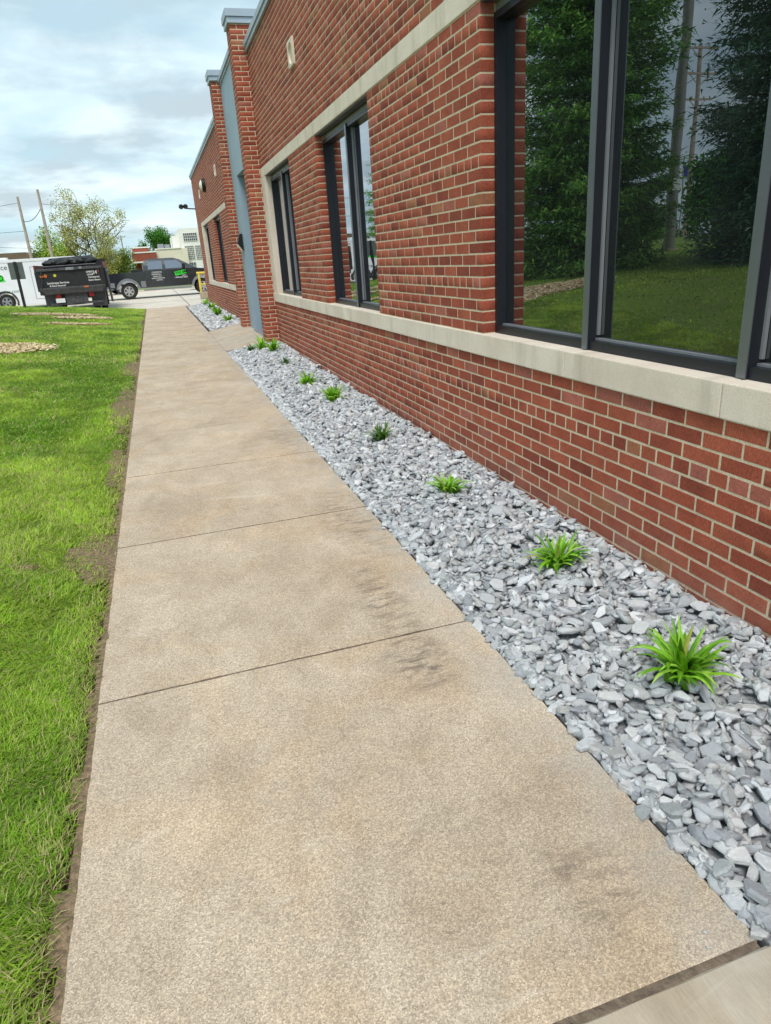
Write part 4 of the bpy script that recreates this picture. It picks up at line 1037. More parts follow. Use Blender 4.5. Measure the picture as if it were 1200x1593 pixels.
text_part('THE LAD', 'lettering', 'letter_dark', bn, 0.17, sideM(2.47, -0.016, 1.08, -0.165), 0.001, 0.1, 0.003)
for i, (s_, x, z, sz) in enumerate((('COMMERCIAL', 1.28, 1.23, 0.085), ('RESIDENTIAL', 1.26, 1.13, 0.085), ('IRRIGATION', 1.33, 1.03, 0.075), ('SNOW REMOVAL', 1.24, 0.93, 0.085), ('LIGHTING', 1.46, 0.84, 0.07), ('1-800-627-6000', 2.4, 0.90, 0.105), ('GREEN', 2.80, 1.0, 0.07))):
    text_part(s_, 'lettering', 'letter_white', pk, sz, sideM(x, -0.012, z), 0.001, 0, 0.002)

# ---- dump truck seen from behind (rear at local y=0, front towards +y)
dt = thing('dump_truck', 'black dump truck seen from behind with a rolled tarp and wooden side boards', 'truck', (-3.08, 31.0, 0), rad(1.5))
hw = 1.27
part('tailgate', 'dull_black', dt, lambda b: b.box(-hw + 0.1, hw - 0.1, 0.0, 0.06, 0.98, 1.60))
for z0, z1 in ((1.60, 1.69), (0.90, 0.985)): part('tailgate_rail', 'steel_worn', dt, lambda b: b.box(-hw + 0.06, hw - 0.06, -0.05, 0.08, z0, z1, 0.015))
for sx in (-1, 1):
    part('corner_post', 'dull_black', dt, lambda b: b.box(sx * (hw - 0.1) - 0.07, sx * (hw - 0.1) + 0.07, -0.03, 0.14, 0.72, 1.72, 0.015))
    part('bed_side', 'dull_black', dt, lambda b: b.box(sx * hw - 0.04, sx * hw + 0.04, 0.14, 3.4, 0.86, 1.60))
    part('side_board', 'wood_board', dt, lambda b: b.box(sx * hw - 0.025, sx * hw + 0.025, 0.10, 3.4, 1.605, 1.84))
    part('chain', 'steel_worn', dt, lambda b: b.tube([(sx * (hw - 0.22), -0.06, 1.6), (sx * (hw - 0.20), -0.09, 1.25), (sx * (hw - 0.12), -0.06, 0.95)], 0.014))
    part('mud_flap', 'mud_rubber', dt, lambda b: b.box(sx * 0.86 - 0.28, sx * 0.86 + 0.28, 0.28, 0.30, 0.16, 0.72))
    part('tail_light', 'tail_red', dt, lambda b: b.box(sx * 0.62 - 0.10, sx * 0.62 + 0.10, 0.09, 0.16, 0.56, 0.74, 0.02))
    for k in (0, 1): wheel(dt, (sx * (1.12 - 0.30 * k), 1.15, 0.42), 0.42, 0.24, sx, 'x', 0, 'rim_alloy')
    wheel(dt, (sx * 1.06, 5.1, 0.42), 0.42, 0.26, sx, 'x', 0, 'rim_alloy')
part('apron', 'steel_worn', dt, lambda b: b.prism([(-0.05, 0.90), (0.2, 0.90), (0.2, 0.70), (0.02, 0.74)], 'x', -hw + 0.1, hw - 0.1))
part('bed_floor', 'dull_black', dt, lambda b: b.box(-hw + 0.05, hw - 0.05, 0.2, 3.4, 0.80, 0.88)); part('bulkhead', 'dull_black', dt, lambda b: b.box(-hw, hw, 3.4, 3.5, 0.86, 2.0))
part('hitch_plate', 'mud_rubber', dt, lambda b: b.box(-0.36, 0.46, 0.12, 0.16, 0.30, 0.78)); part('hitch', 'steel_worn', dt, lambda b: (b.box(-0.10, 0.26, 0.02, 0.118, 0.33, 0.50, 0.02), b.tube([(0.08, -0.1, 0.4), (0.08, 0.1, 0.4)], 0.05)))
for hx, hz in ((-0.12, 0.42), (-0.10, 0.52), (0.30, 0.40), (0.10, 0.56)): part('bolt', 'meter_brown', dt, lambda b: b.tube([(hx, 0.09, hz), (hx, 0.118, hz)], 0.035, 10))
part('bumper_bar', 'steel_worn', dt, lambda b: b.box(-0.95, 1.0, 0.17, 0.25, 0.30, 0.38)); part('licence_plate', 'white_trim', dt, lambda b: b.box(-0.74, -0.40, 0.085, 0.10, 0.40, 0.56)); part('frame', 'dull_black', dt, lambda b: (b.box(-0.5, -0.38, 0.2, 6.0, 0.55, 0.75), b.box(0.38, 0.5, 0.2, 6.0, 0.55, 0.75)))
part('cab', 'black_paint', dt, lambda b: b.prism([(3.65, 0.5), (3.65, 2.02), (4.7, 2.04), (5.25, 1.5), (6.1, 1.38), (6.2, 0.6), (6.0, 0.5)], 'x', -0.98, 0.98), True)
part('rear_window', 'car_glass', dt, lambda b: b.box(-0.7, 0.7, 3.635, 3.648, 1.5, 1.92))
for sx in (-1, 1):
    part('mirror', 'black_metal', dt, lambda b: b.box(sx * 1.15 - 0.1, sx * 1.15 + 0.1, 4.7, 4.78, 1.4, 1.75, 0.02))
# rolled tarp with wrinkles
def tarp(b):
    vs = []; K = 26; n_ = 44
    for i in range(n_ + 1):
        t = i / n_; x = -1.0 + 2.05 * t
        for k in range(K):
            a = 2 * math.pi * k / K; rr = 1 + 0.34 * (float(fnoise(x * 4.1 + 3, a * 1.3 + 5, 0)) - 0.5) * 2 + 0.06 * math.sin(x * 13 + a * 3)
            e = min(1, 6 * t + 0.25, 6 * (1 - t) + 0.45)
            vs.append((x, 0.5 + 0.38 * math.cos(a) * rr * e, 1.89 + 0.155 * math.sin(a) * rr * e + 0.05 * (t - 0.3)))
    fs = [(i * K + k, i * K + (k + 1) % K, (i + 1) * K + (k + 1) % K, (i + 1) * K + k) for i in range(n_) for k in range(K)] + [tuple(range(K)), tuple(n_ * K + k for k in range(K))]
    b.add(vs, fs)
part('tarp', 'tarp', dt, tarp, True); part('tarp_bar', 'steel_worn', dt, lambda b: b.tube([(-0.95, 0.12, 1.77), (1.0, 0.12, 1.78)], 0.025))
part('tarp_bow', 'dull_black', dt, lambda b: b.tube([(-0.95, 0.5, 1.8), (-0.7, 0.55, 2.04), (0.85, 0.55, 2.09), (1.1, 0.5, 1.9)], 0.03))
part('tarp_arm', 'steel_worn', dt, lambda b: b.tube([(1.36, 0.35, 0.3), (1.34, 0.2, 0.95), (1.30, 0.3, 1.45), (1.33, 1.9, 1.55)], 0.05, 6))
part('gate_latch', 'light_frame', dt, lambda b: (b.box(-0.14, 0.16, -0.07, -0.02, 1.60, 1.70, 0.01), b.box(0.34, 0.46, -0.07, -0.02, 1.62, 1.70, 0.01)))
rearM = lambda x, y, z: Matrix.Translation((x, y, z)) @ Matrix.Rotation(rad(90), 4, 'X')
for s_, x, z, sz in (('Landscape Services', -0.92, 1.12, 0.105), ('& Snow Removal', -0.84, 1.02, 0.085), ('24', 0.80, 1.40, 0.19), ('OPEN', 0.58, 1.46, 0.09), ('HOUR', 0.60, 1.36, 0.08), ('Commercial', 0.62, 1.26, 0.09), ('Snow Removal', 0.62, 1.15, 0.09)):
    text_part(s_, 'lettering', 'letter_white', dt, sz, rearM(x, -0.004, z), 0.001, 0, 0.004)
part('decal', 'decal_orange', dt, lambda b: (b.lathe([(0, -0.006), (0.06, -0.006), (0.06, -0.001)], 'y', (-0.92, 0, 1.43), 14), b.box(-1.12, -1.0, -0.034, -0.031, 1.38, 1.45))); part('decal', 'decal_yellow', dt, lambda b: b.lathe([(0, -0.006), (0.055, -0.006), (0.055, -0.001)], 'y', (-0.58, 0, 1.43), 12))
part('warning_tag', 'decal_orange', dt, lambda b: b.box(0.42, 0.58, -0.055, -0.051, 0.92, 0.97)); part('decal_red', 'tail_red', dt, lambda b: b.box(0.98, 1.06, -0.006, -0.001, 1.44, 1.54))

# ---- white enclosed trailer, side on
tr = thing('cargo_trailer', 'white enclosed cargo trailer with dark wheel arches behind the dump truck', 'trailer', (0, 38.6, 0))
xa, xb, zt_, zb_ = -10.6, -3.45, 2.24, 0.16
prof = [(xb, zb_)] + arch(-6.93, 0.34, 0.50, zb_, 12) + arch(-7.98, 0.34, 0.50, zb_, 12) + [(xa, zb_), (xa, zt_ - 0.08), (xa + 0.08, zt_), (xb - 0.08, zt_), (xb, zt_ - 0.08)]
part('body', 'white_paint', tr, lambda b: b.prism(prof, 'y', 0.0, 2.3)); part('roof_trim', 'white_trim', tr, lambda b: b.box(xa + 0.05, xb - 0.05, -0.02, 2.32, zt_ - 0.10, zt_ + 0.03, 0.01))
part('skirt_trim', 'white_trim', tr, lambda b: b.box(-6.4, xb, -0.014, 0.0, zb_ + 0.0, zb_ + 0.09)); part('roof_vent', 'white_trim', tr, lambda b: b.box(-7.1, -6.6, 0.5, 1.0, zt_ + 0.03, zt_ + 0.14, 0.02))
for cx in (-6.93, -7.98):
    part('wheel_arch', 'dull_black', tr, lambda b: b.prism(arch(cx, 0.34, 0.53, 0.17, 16) + arch(cx, 0.34, 0.46, 0.17, 16)[::-1], 'y', -0.03, 0.25))
    wheel(tr, (cx, -0.01, 0.36), 0.36, 0.22, -1, 'y', 5, 'light_frame')
part('door_outline', 'light_frame', tr, lambda b: [b.box(a, c, -0.008, -0.001, z0, z1) for a, c, z0, z1 in ((-5.6, -5.58, 0.4, 1.9), (-4.75, -4.73, 0.4, 1.9), (-5.58, -4.75, 1.88, 1.9), (-5.58, -4.75, 0.4, 0.42))])
part('door_latch', 'steel_worn', tr, lambda b: b.box(-4.95, -4.82, -0.04, -0.002, 0.98, 1.04)); part('marker_light', 'tail_red', tr, lambda b: b.box(-4.2, -4.12, -0.02, -0.001, 0.62, 0.68))
text_part('Service 24', 'lettering', 'letter_grey', tr, 0.34, sideM(-7.55, -0.004, 1.82), 0.001); text_part('landscapes.com', 'lettering', 'letter_green', tr, 0.22, sideM(-7.62, -0.004, 0.76), 0.001, 0.15)
tb = part('banner', 'banner_green', tr, lambda b: b.prism([(-8.3, 1.22), (-6.78, 1.30), (-6.92, 1.62), (-8.4, 1.54)], 'y', -0.010, -0.002))
text_part('THE LAD', 'lettering', 'letter_dark', tb, 0.34, sideM(-8.2, -0.013, 1.28, -0.05), 0.001, 0.15, 0.004)
# ---- sign on a post at the lot edge, seen from behind
sg = thing('road_sign', 'grey back of a square sign on a dark post at the lawn edge', 'sign', (-4.62, 28.75, float(lawn_z(-4.62)) - 0.05), rad(-6))
part('post', 'dull_black', sg, lambda b: b.box(-0.045, 0.045, -0.03, 0.03, 0, 1.62)); part('sign_plate', 'sign_back', sg, lambda b: b.box(-0.25, 0.25, 0.032, 0.04, 1.02, 1.60, 0.003))
# ---- yellow guard rail with meter box at the far corner of the building
gd = thing('guard_rail', 'yellow pipe guard rail at the far corner of the brick building', 'guard rail', (2.0, 34.6, 0))
for x, y in ((0.05, 0.0), (0.85, 0.0), (0.42, -1.5)): part('post', 'yellow_paint', gd, lambda b: b.tube([(x, y, 0), (x, y, 1.12 if y == 0 else 0.72)], 0.055, 10))
part('rail', 'yellow_paint', gd, lambda b: b.tube([(-0.05, 0, 1.12), (1.0, 0, 1.12)], 0.055, 10)); part('rail', 'yellow_paint', gd, lambda b: b.tube([(0.05, 0, 0.62), (0.85, 0, 0.62)], 0.035, 8))
mt = thing('meter_box', 'brown metal meter box behind the yellow guard rail', 'meter box', (2.55, 33.6, 0))
part('cabinet', 'meter_brown', mt, lambda b: b.box(-0.3, 0.3, -0.2, 0.2, 0.55, 0.98, 0.02)); part('lid', 'decal_yellow', mt, lambda b: b.box(-0.32, 0.32, -0.22, 0.22, 0.985, 1.02)); part('leg', 'meter_brown', mt, lambda b: b.box(0.1, 0.22, -0.06, 0.06, 0, 0.549))
ck = thing('concrete_block', 'low tan concrete block at the foot of the guard rail', 'block', (2.2, 34.0, 0)); part('block', 'concrete_block', ck, lambda b: b.box(-0.25, 0.3, -0.25, 0.25, 0, 0.3, 0.02))

# ---- cars parked beyond the pickup
def car(loc, rz, paint, label):
    c = thing('parked_car', label, 'car', loc, rz, 'cars parked beyond the pickup')
    body = [(-2.2, 0.35), (-2.25, 0.75), (-2.1, 0.92), (-1.2, 0.97), (1.0, 0.95), (2.05, 0.82), (2.2, 0.6), (2.2, 0.32)] + arch(1.35, 0.32, 0.36, 0.30, 8) + arch(-1.35, 0.32, 0.36, 0.30, 8)
    part('body', paint, c, lambda b: b.prism(body, 'y', -0.88, 0.88), True)
    def gh(b):
        secs = [(0.95, -1.75, 1.05, 0.84), (1.40, -1.05, 0.22, 0.66), (1.45, -0.85, 0.05, 0.58)]; vs = []; fs = []
        for z, x0, x1, y in secs: vs += [(x0, -y, z), (x1, -y, z), (x1, y, z), (x0, y, z)]
        for i in range(2):
            for k in range(4): fs.append((i * 4 + k, i * 4 + (k + 1) % 4, (i + 1) * 4 + (k + 1) % 4, (i + 1) * 4 + k))
        b.add(vs, fs + [(8, 9, 10, 11)])
    part('greenhouse', paint, c, gh)
    for sy in (-1, 1):
        part('window', 'car_glass', c, lambda b: b.add([(-1.45, sy * 0.845, 0.99), (0.8, sy * 0.845, 0.99), (0.22, sy * 0.70, 1.36), (-0.95, sy * 0.70, 1.36)], [(0, 1, 2, 3)]))
    for cx in (1.35, -1.35):
        for sy in (-1, 1): wheel(c, (cx, sy * 0.89, 0.32), 0.32, 0.2, sy, 'y', 5)
car((-3.6, 50.0, 0), 0.25, 'car_silver', 'silver car parked behind the bed of the black pickup'); car((-5.2, 47.5, 0), 1.2, 'white_paint', 'white car half hidden between dump truck and pickup')
car((4.4, 49.0, 0), 0.15, 'car_silver', 'silver car parked past the nose of the black pickup'); car((6.0, 61.0, 0.0), 0.05, 'white_paint', 'white car on the road before the cream factory')

# ================================================================== FAR BUILDINGS
fb = thing('factory_building', 'cream factory with tall white many-paned windows beyond the lot', 'building', (0, 101, 0))
part('wall', 'far_cream', fb, lambda b: b.box(0.9, 5.0, 0, 20, 0, 3.75)); part('tower_wall', 'far_white', fb, lambda b: b.box(4.3, 16, 0.8, 20, 0, 6.2)); part('tower_block', 'far_white', fb, lambda b: b.box(3.3, 4.29, 2, 12, 0, 5.4))
for (x0, x1, z0, z1, nx_, nz_) in ((4.75, 6.55, 4.6, 5.6, 7, 3), (4.75, 5.9, 2.3, 4.0, 6, 7), (6.1, 7.2, 2.3, 4.0, 6, 7), (4.9, 5.9, 0.9, 1.9, 3, 2), (6.8, 8.6, 4.6, 5.6, 7, 3)):
    wd_ = part('window', 'far_white', fb, lambda b: ([b.box(x0 + (x1 - x0) * k / nx_ - 0.022, x0 + (x1 - x0) * k / nx_ + 0.022, 0.70, 0.76, z0, z1) for k in range(nx_ + 1)], [b.box(x0, x1, 0.71, 0.755, z0 + (z1 - z0) * k / nz_ - 0.022, z0 + (z1 - z0) * k / nz_ + 0.022) for k in range(nz_ + 1)]))
    part('pane', 'far_glass', wd_, lambda b: b.box(x0, x1, 0.77, 0.79, z0, z1))
part('coping', 'far_white', fb, lambda b: b.box(0.85, 4.2, -0.1, 20, 3.751, 3.87)); part('roof_unit', 'light_frame', fb, lambda b: (b.box(1.3, 2.1, 3, 5, 3.88, 4.5), b.box(2.2, 2.9, 3, 5, 3.88, 4.4)))
fo = thing('brick_office', 'low brick office front with white bands and a white column', 'building', (0, 99.5, 0))
part('fascia', 'far_brick', fo, lambda b: b.box(-2.15, 0.9, 0, 14, 2.4, 3.4)); part('upper_wall', 'far_brick', fo, lambda b: b.box(-2.0, 0.1, 1.5, 12, 3.55, 4.05)); part('lower_wall', 'far_brick', fo, lambda b: b.box(-1.9, 0.88, 1.2, 14, 0, 2.2))
for z0, z1, e in ((3.4, 3.55, 0.06), (2.22, 2.4, 0.06)): part('white_band', 'far_white', fo, lambda b: b.box(-2.15 - e, 0.9 + e, -e, 13, z0, z1))
part('white_band', 'far_white', fo, lambda b: b.box(-2.06, 0.16, 1.44, 12, 4.05, 4.2)); part('column', 'far_white', fo, lambda b: b.lathe([(0.36, 0), (0.33, 0.2), (0.33, 2.1), (0.38, 2.22)], 'z', (-0.8, 0.5, 0), 16)); part('doorway', 'dull_black', fo, lambda b: b.box(-0.3, 0.5, 1.15, 1.25, 0, 2.1))
lh = thing('low_warehouse', 'low tan warehouse roofline at the left edge above the white trailer', 'building', (-24, 120, 0)); part('wall', 'far_cream', lh, lambda b: b.box(-8, 7, 0, 12, 0, 3.9)); part('roof', 'meter_brown', lh, lambda b: b.prism([(-8.4, 3.91), (7.4, 3.91), (6.6, 4.9), (-7.6, 4.9)], 'y', -0.4, 12.4))

# ================================================================== POLES AND WIRES
def upole(x, y, h, label, arms, lean=0.0, group='wooden utility poles'):
    t = thing('utility_pole', label, 'utility pole', (x, y, 0), 0, group); part('pole', 'pole_wood', t, lambda b: b.tube([(0, 0, -0.3), (lean * 0.5, 0, h * 0.5), (lean, 0, h)], [0.19, 0.16, 0.12], 10))
    for z, l in arms:
        part('crossarm', 'pole_wood', t, lambda b: b.box(lean - l, lean + l, -0.14, -0.02, h - z - 0.06, h - z + 0.06))
        for k in (-0.9, -0.45, 0.45, 0.9): part('insulator', 'sign_back', t, lambda b: b.lathe([(0, 0), (0.05, 0), (0.03, 0.12), (0, 0.14)], 'z', (lean + l * k, -0.08, h - z + 0.06), 8))
        part('brace', 'pole_wood', t, lambda b: (b.tube([(lean - l * 0.6, -0.08, h - z - 0.05), (lean, -0.08, h - z - 0.7)], 0.03, 5), b.tube([(lean + l * 0.6, -0.08, h - z - 0.05), (lean, -0.08, h - z - 0.7)], 0.03, 5)))
    return t
def dirp(az, dist): return (math.tan(rad(az)) * dist, dist)
x1, y1 = dirp(-7.98, 88); upole(x1, y1, 9.5, 'leftmost wooden utility pole above the white trailer', [])
x2, y2 = dirp(-6.63, 84); upole(x2, y2, 9.75, 'tall wooden utility pole beside the pale leafy tree', [])
x3, y3 = dirp(-5.55, 130); upole(x3, y3, 9.2, 'distant short wooden utility pole between bush and pale tree', [(0.4, 0.8)]); x4, y4 = dirp(-1.75, 160); upole(x4, y4, 8.2, 'faint far utility pole over the brick office', [(0.3, 0.9)])
def wire(a, b_, sag, label, r_=0.02):
    a, b_ = Vector(a), Vector(b_); pts = [a.lerp(b_, t) - Vector((0, 0, sag * 4 * t * (1 - t))) for t in np.linspace(0, 1, 14)]
    o = MB(); o.tube(pts, r_, 5); tag(o.build('power_line', 'dull_black'), label, 'wire', 'overhead wires')
wire((x1 - 30, y1 + 2, 8.0), (x1, y1, 8.9), 0.8, 'upper overhead wire running left from the leftmost pole'); wire((x1, y1, 7.1), (x2, y2, 8.1), 0.5, 'overhead wire sagging between the two left poles', 0.03)
wire((x1 - 30, y1 + 2, 6.8), (x1, y1, 6.1), 0.4, 'lower overhead wire running left from the leftmost pole'); wire((x1 - 6, y1, 5.0), (x2 + 1, y2 + 20, 4.9), 0.3, 'low wire crossing behind both left poles'); wire((x2, y2, 8.4), (x2 + 3.2, y2 + 1, 8.3), 0.1, 'wire from the tall pole into the pale tree')

# ================================================================== TREES
def leaf_cloud(name, centers, n, size, pal, parent, squash=0.8, jit=1.0, flat=0.0):
    """centers: array (m,4) of clump x,y,z,r ; small two-triangle leaves spread over each clump"""
    c = np.array(centers); m_ = len(c); wgt = c[:, 3] ** 2; pick = rng.choice(m_, n, p=wgt / wgt.sum())
    d = rng.normal(0, 1, (n, 3)); d /= np.linalg.norm(d, axis=1)[:, None]; rr = rng.random(n) ** 0.45 * jit
    p_ = c[pick, :3] + d * (rr * c[pick, 3])[:, None] * np.array([1, 1, squash])
    a = rng.normal(0, 1, (n, 3)); a /= np.linalg.norm(a, axis=1)[:, None]; b = np.cross(a, rng.normal(0, 1, (n, 3))); b /= np.linalg.norm(b, axis=1)[:, None]
    if flat: a[:, 2] *= 1 - flat; b[:, 2] *= 1 - flat
    s = size * rng.uniform(0.6, 1.4, n)[:, None]; V = np.stack([p_ - a * s, p_ + b * s * 0.55, p_ + a * s, p_ - b * s * 0.55], 1).reshape(-1, 3)
    i = np.arange(n)[:, None] * 4; F = np.concatenate([i + [0, 1, 2], i + [0, 2, 3]], 1).reshape(-1, 3)
    pal = np.array([lin(*q)[:3] for q in pal]); clump_t = rng.uniform(0.75, 1.2, m_)
    col = pal[rng.integers(0, len(pal), n)] * (clump_t[pick] * rng.uniform(0.8, 1.2, n))[:, None]
    o = tri_mesh(name, V, F, 'foliage', np.repeat(col, 4, 0), parent); return o
def branchy(base, h, spread, n_main, seed, r0, droop=0.0, levels=2, rise=0.55):
    r_ = random.Random(seed); tubes = []; tips = []
    def grow(p_, d, ln, r, lev):
        pts = [p_]; q = p_.copy(); dd = d.copy(); n_ = 5
        for i in range(n_):
            dd = (dd + Vector((r_.gauss(0, 0.13), r_.gauss(0, 0.13), r_.gauss(0, 0.07) - droop * lev * 0.12))).normalized(); q = q + dd * ln / n_; pts.append(q.copy())
        tubes.append((pts, [r * (1 - 0.6 * i / n_) for i in range(n_ + 1)]))
        if lev >= levels: tips.extend([pts[-1], pts[-2], pts[-3]]); return
        tips.append(pts[-1])
        for k in range(4 if lev else n_main):
            t = r_.randint(2, n_) ; b = pts[t]; az = r_.uniform(0, 6.28); nd = Vector((math.cos(az) * spread, math.sin(az) * spread, r_.uniform(0.2, 1.0) * rise * 2)).normalized()
            grow(b, (dd * 0.35 + nd).normalized(), ln * r_.uniform(0.5, 0.75), r * 0.5, lev + 1)
    return grow, tubes, tips
def tree(name, label, loc, h, wid, trunk_h, n_leaf, lsize, pal, seed, stems=1, nmain=8, clump=0.11, droop=0.0, squash=0.8, extra=0, group='trees beyond the parking lot'):
    t = thing(name, label, 'tree', loc, 0, group); r_ = random.Random(seed)
    base = Vector((0, 0, 0)); tips = []; tb = MB()
    for s in range(stems):
        grow, tubes, tp = branchy(base, h, 0.9, nmain, seed + s * 17, 0.0, droop)
        d = Vector((r_.gauss(0, 0.22), r_.gauss(0, 0.22), 1)).normalized() if stems > 1 else Vector((0, 0, 1))
        grow(Vector((r_.gauss(0, 0.15), r_.gauss(0, 0.15), -0.2)), d, h * 0.62, 0.028 * h / (stems ** 0.5), 0)
        for pts, rs in tubes: tb.tube(pts, rs, 6)
        tips += tp
    P_ = np.array([[*q] for q in tips]); zmin, zmax = trunk_h, h
    P_[:, 2] = trunk_h + (P_[:, 2] - P_[:, 2].min()) / max(0.1, np.ptp(P_[:, 2])) * (h - trunk_h - clump * h * 0.5)
    rr = np.hypot(P_[:, 0], P_[:, 1]); k = (wid / 2 - clump * h * 0.6) / max(0.2, np.percentile(rr, 92)); P_[:, :2] *= k
    rr2 = np.hypot(P_[:, 0], P_[:, 1])[:, None]; lim_ = wid / 2; P_[:, :2] *= np.minimum(1, lim_ / np.maximum(rr2, 1e-3))
    tb.v = [(x * (k if z > trunk_h else 1 + (k - 1) * max(0, z) / max(trunk_h, 0.1)), y * (k if z > trunk_h else 1 + (k - 1) * max(0, z) / max(trunk_h, 0.1)), z) for x, y, z in tb.v]
    zmx = max(v[2] for v in tb.v); tb.v = [(x, y, min(z, z * (h * 0.96) / zmx)) for x, y, z in tb.v]
    tb.build('trunk', 'bark', t)
    cen = np.hstack([P_, (clump * h * rng.uniform(0.6, 1.3, len(P_)))[:, None]])
    if extra:
        u = rng.normal(0, 1, (extra, 3)); u /= np.linalg.norm(u, axis=1)[:, None]; u *= (rng.random(extra) ** 0.5)[:, None]
        ce = np.stack([u[:, 0] * wid * 0.4, u[:, 1] * wid * 0.4, trunk_h + (h - trunk_h) * (0.5 + 0.42 * u[:, 2]), clump * h * rng.uniform(0.8, 1.4, extra)], 1); cen = np.vstack([cen, ce])
    o = leaf_cloud('crown', cen, n_leaf, lsize, pal, t, squash); o['kind'] = 'stuff'; return t
PALE = [(168, 168, 82), (184, 180, 98), (150, 154, 72), (140, 146, 66), (196, 190, 114)]
GREEN = [(70, 128, 36), (54, 108, 30), (88, 146, 44), (44, 92, 28), (104, 158, 52)]
LIME = [(164, 192, 56), (146, 178, 46), (184, 206, 76), (120, 156, 42), (104, 136, 40)]
OLIVE = [(128, 134, 60), (108, 118, 50), (146, 150, 76), (84, 96, 40)]
x_, y_ = dirp(-4.1, 92); tree('leafy_tree', 'tall airy tree with pale olive spring leaves and several bare limbs', (x_, y_, 0), 10.9, 9.0, 3.0, 8500, 0.085, PALE, 5, stems=3, nmain=7, clump=0.066, droop=0.4)
x_, y_ = dirp(-2.7, 88); tree('leafy_tree', 'rounded pale tree in front of the tall airy tree', (x_, y_, 0), 6.0, 4.0, 0.8, 6500, 0.07, PALE, 12, stems=2, nmain=8, clump=0.09, extra=26)
x_, y_ = dirp(-6.5, 98); tree('leafy_bush', 'lime green bushy tree behind the two left utility poles', (x_, y_, 0), 7.3, 6.0, 0.5, 11000, 0.11, LIME, 21, stems=2, clump=0.13, extra=22)
x_, y_ = dirp(-7.7, 99); tree('leafy_bush', 'dark small bush at the foot of the leftmost pole', (x_, y_, 0), 4.6, 2.0, 0.3, 3500, 0.09, [(70, 84, 46), (52, 66, 36), (90, 100, 56)], 24, stems=2, clump=0.12, extra=8)
x_, y_ = dirp(-5.6, 96); tree('leafy_bush', 'low lime shrub between the tall pole and the pale tree', (x_, y_, 0), 4.6, 3.0, 0.3, 4000, 0.1, LIME, 28, stems=2, clump=0.13, extra=12)
x_, y_ = dirp(1.2, 128); tree('leafy_tree', 'dense round dark green tree rising over the brick office', (x_, y_, 0), 7.9, 5.2, 1.2, 16000, 0.11, GREEN, 33, stems=1, nmain=10, clump=0.11, extra=40)
x_, y_ = dirp(-0.25, 132); tree('conical_tree', 'small pointed green tree left of the round dark tree', (x_, y_, 0), 6.2, 2.4, 0.6, 5000, 0.1, [(96, 140, 70), (76, 120, 56), (116, 156, 84)], 37, stems=1, clump=0.09, extra=10)
x_, y_ = dirp(-1.75, 97); tree('leafy_bush', 'yellow green shrubs left of the brick office', (x_, y_, 0), 4.2, 2.8, 0.3, 4500, 0.09, OLIVE + LIME[:2], 41, stems=2, clump=0.13, extra=12)
x_, y_ = dirp(-2.9, 96); tree('leafy_bush', 'dark low shrub under the pale rounded tree', (x_, y_, 0), 3.2, 3.4, 0.2, 4500, 0.09, [(64, 80, 34), (84, 98, 44), (104, 116, 56)], 43, stems=2, clump=0.14, extra=14)
# far wooded skyline that reads as one mass
cen = [(x + random.uniform(-2, 2), 190 + random.uniform(-8, 8), random.uniform(0.5, 2.6), random.uniform(1.6, 3.0)) for x in np.arange(-160, 150, 1.9)]
tag(leaf_cloud('tree_line', cen, 18000, 0.4, OLIVE + GREEN[:2], None, 0.9), 'low olive band of trees along the far horizon', 'tree line', kind='stuff')

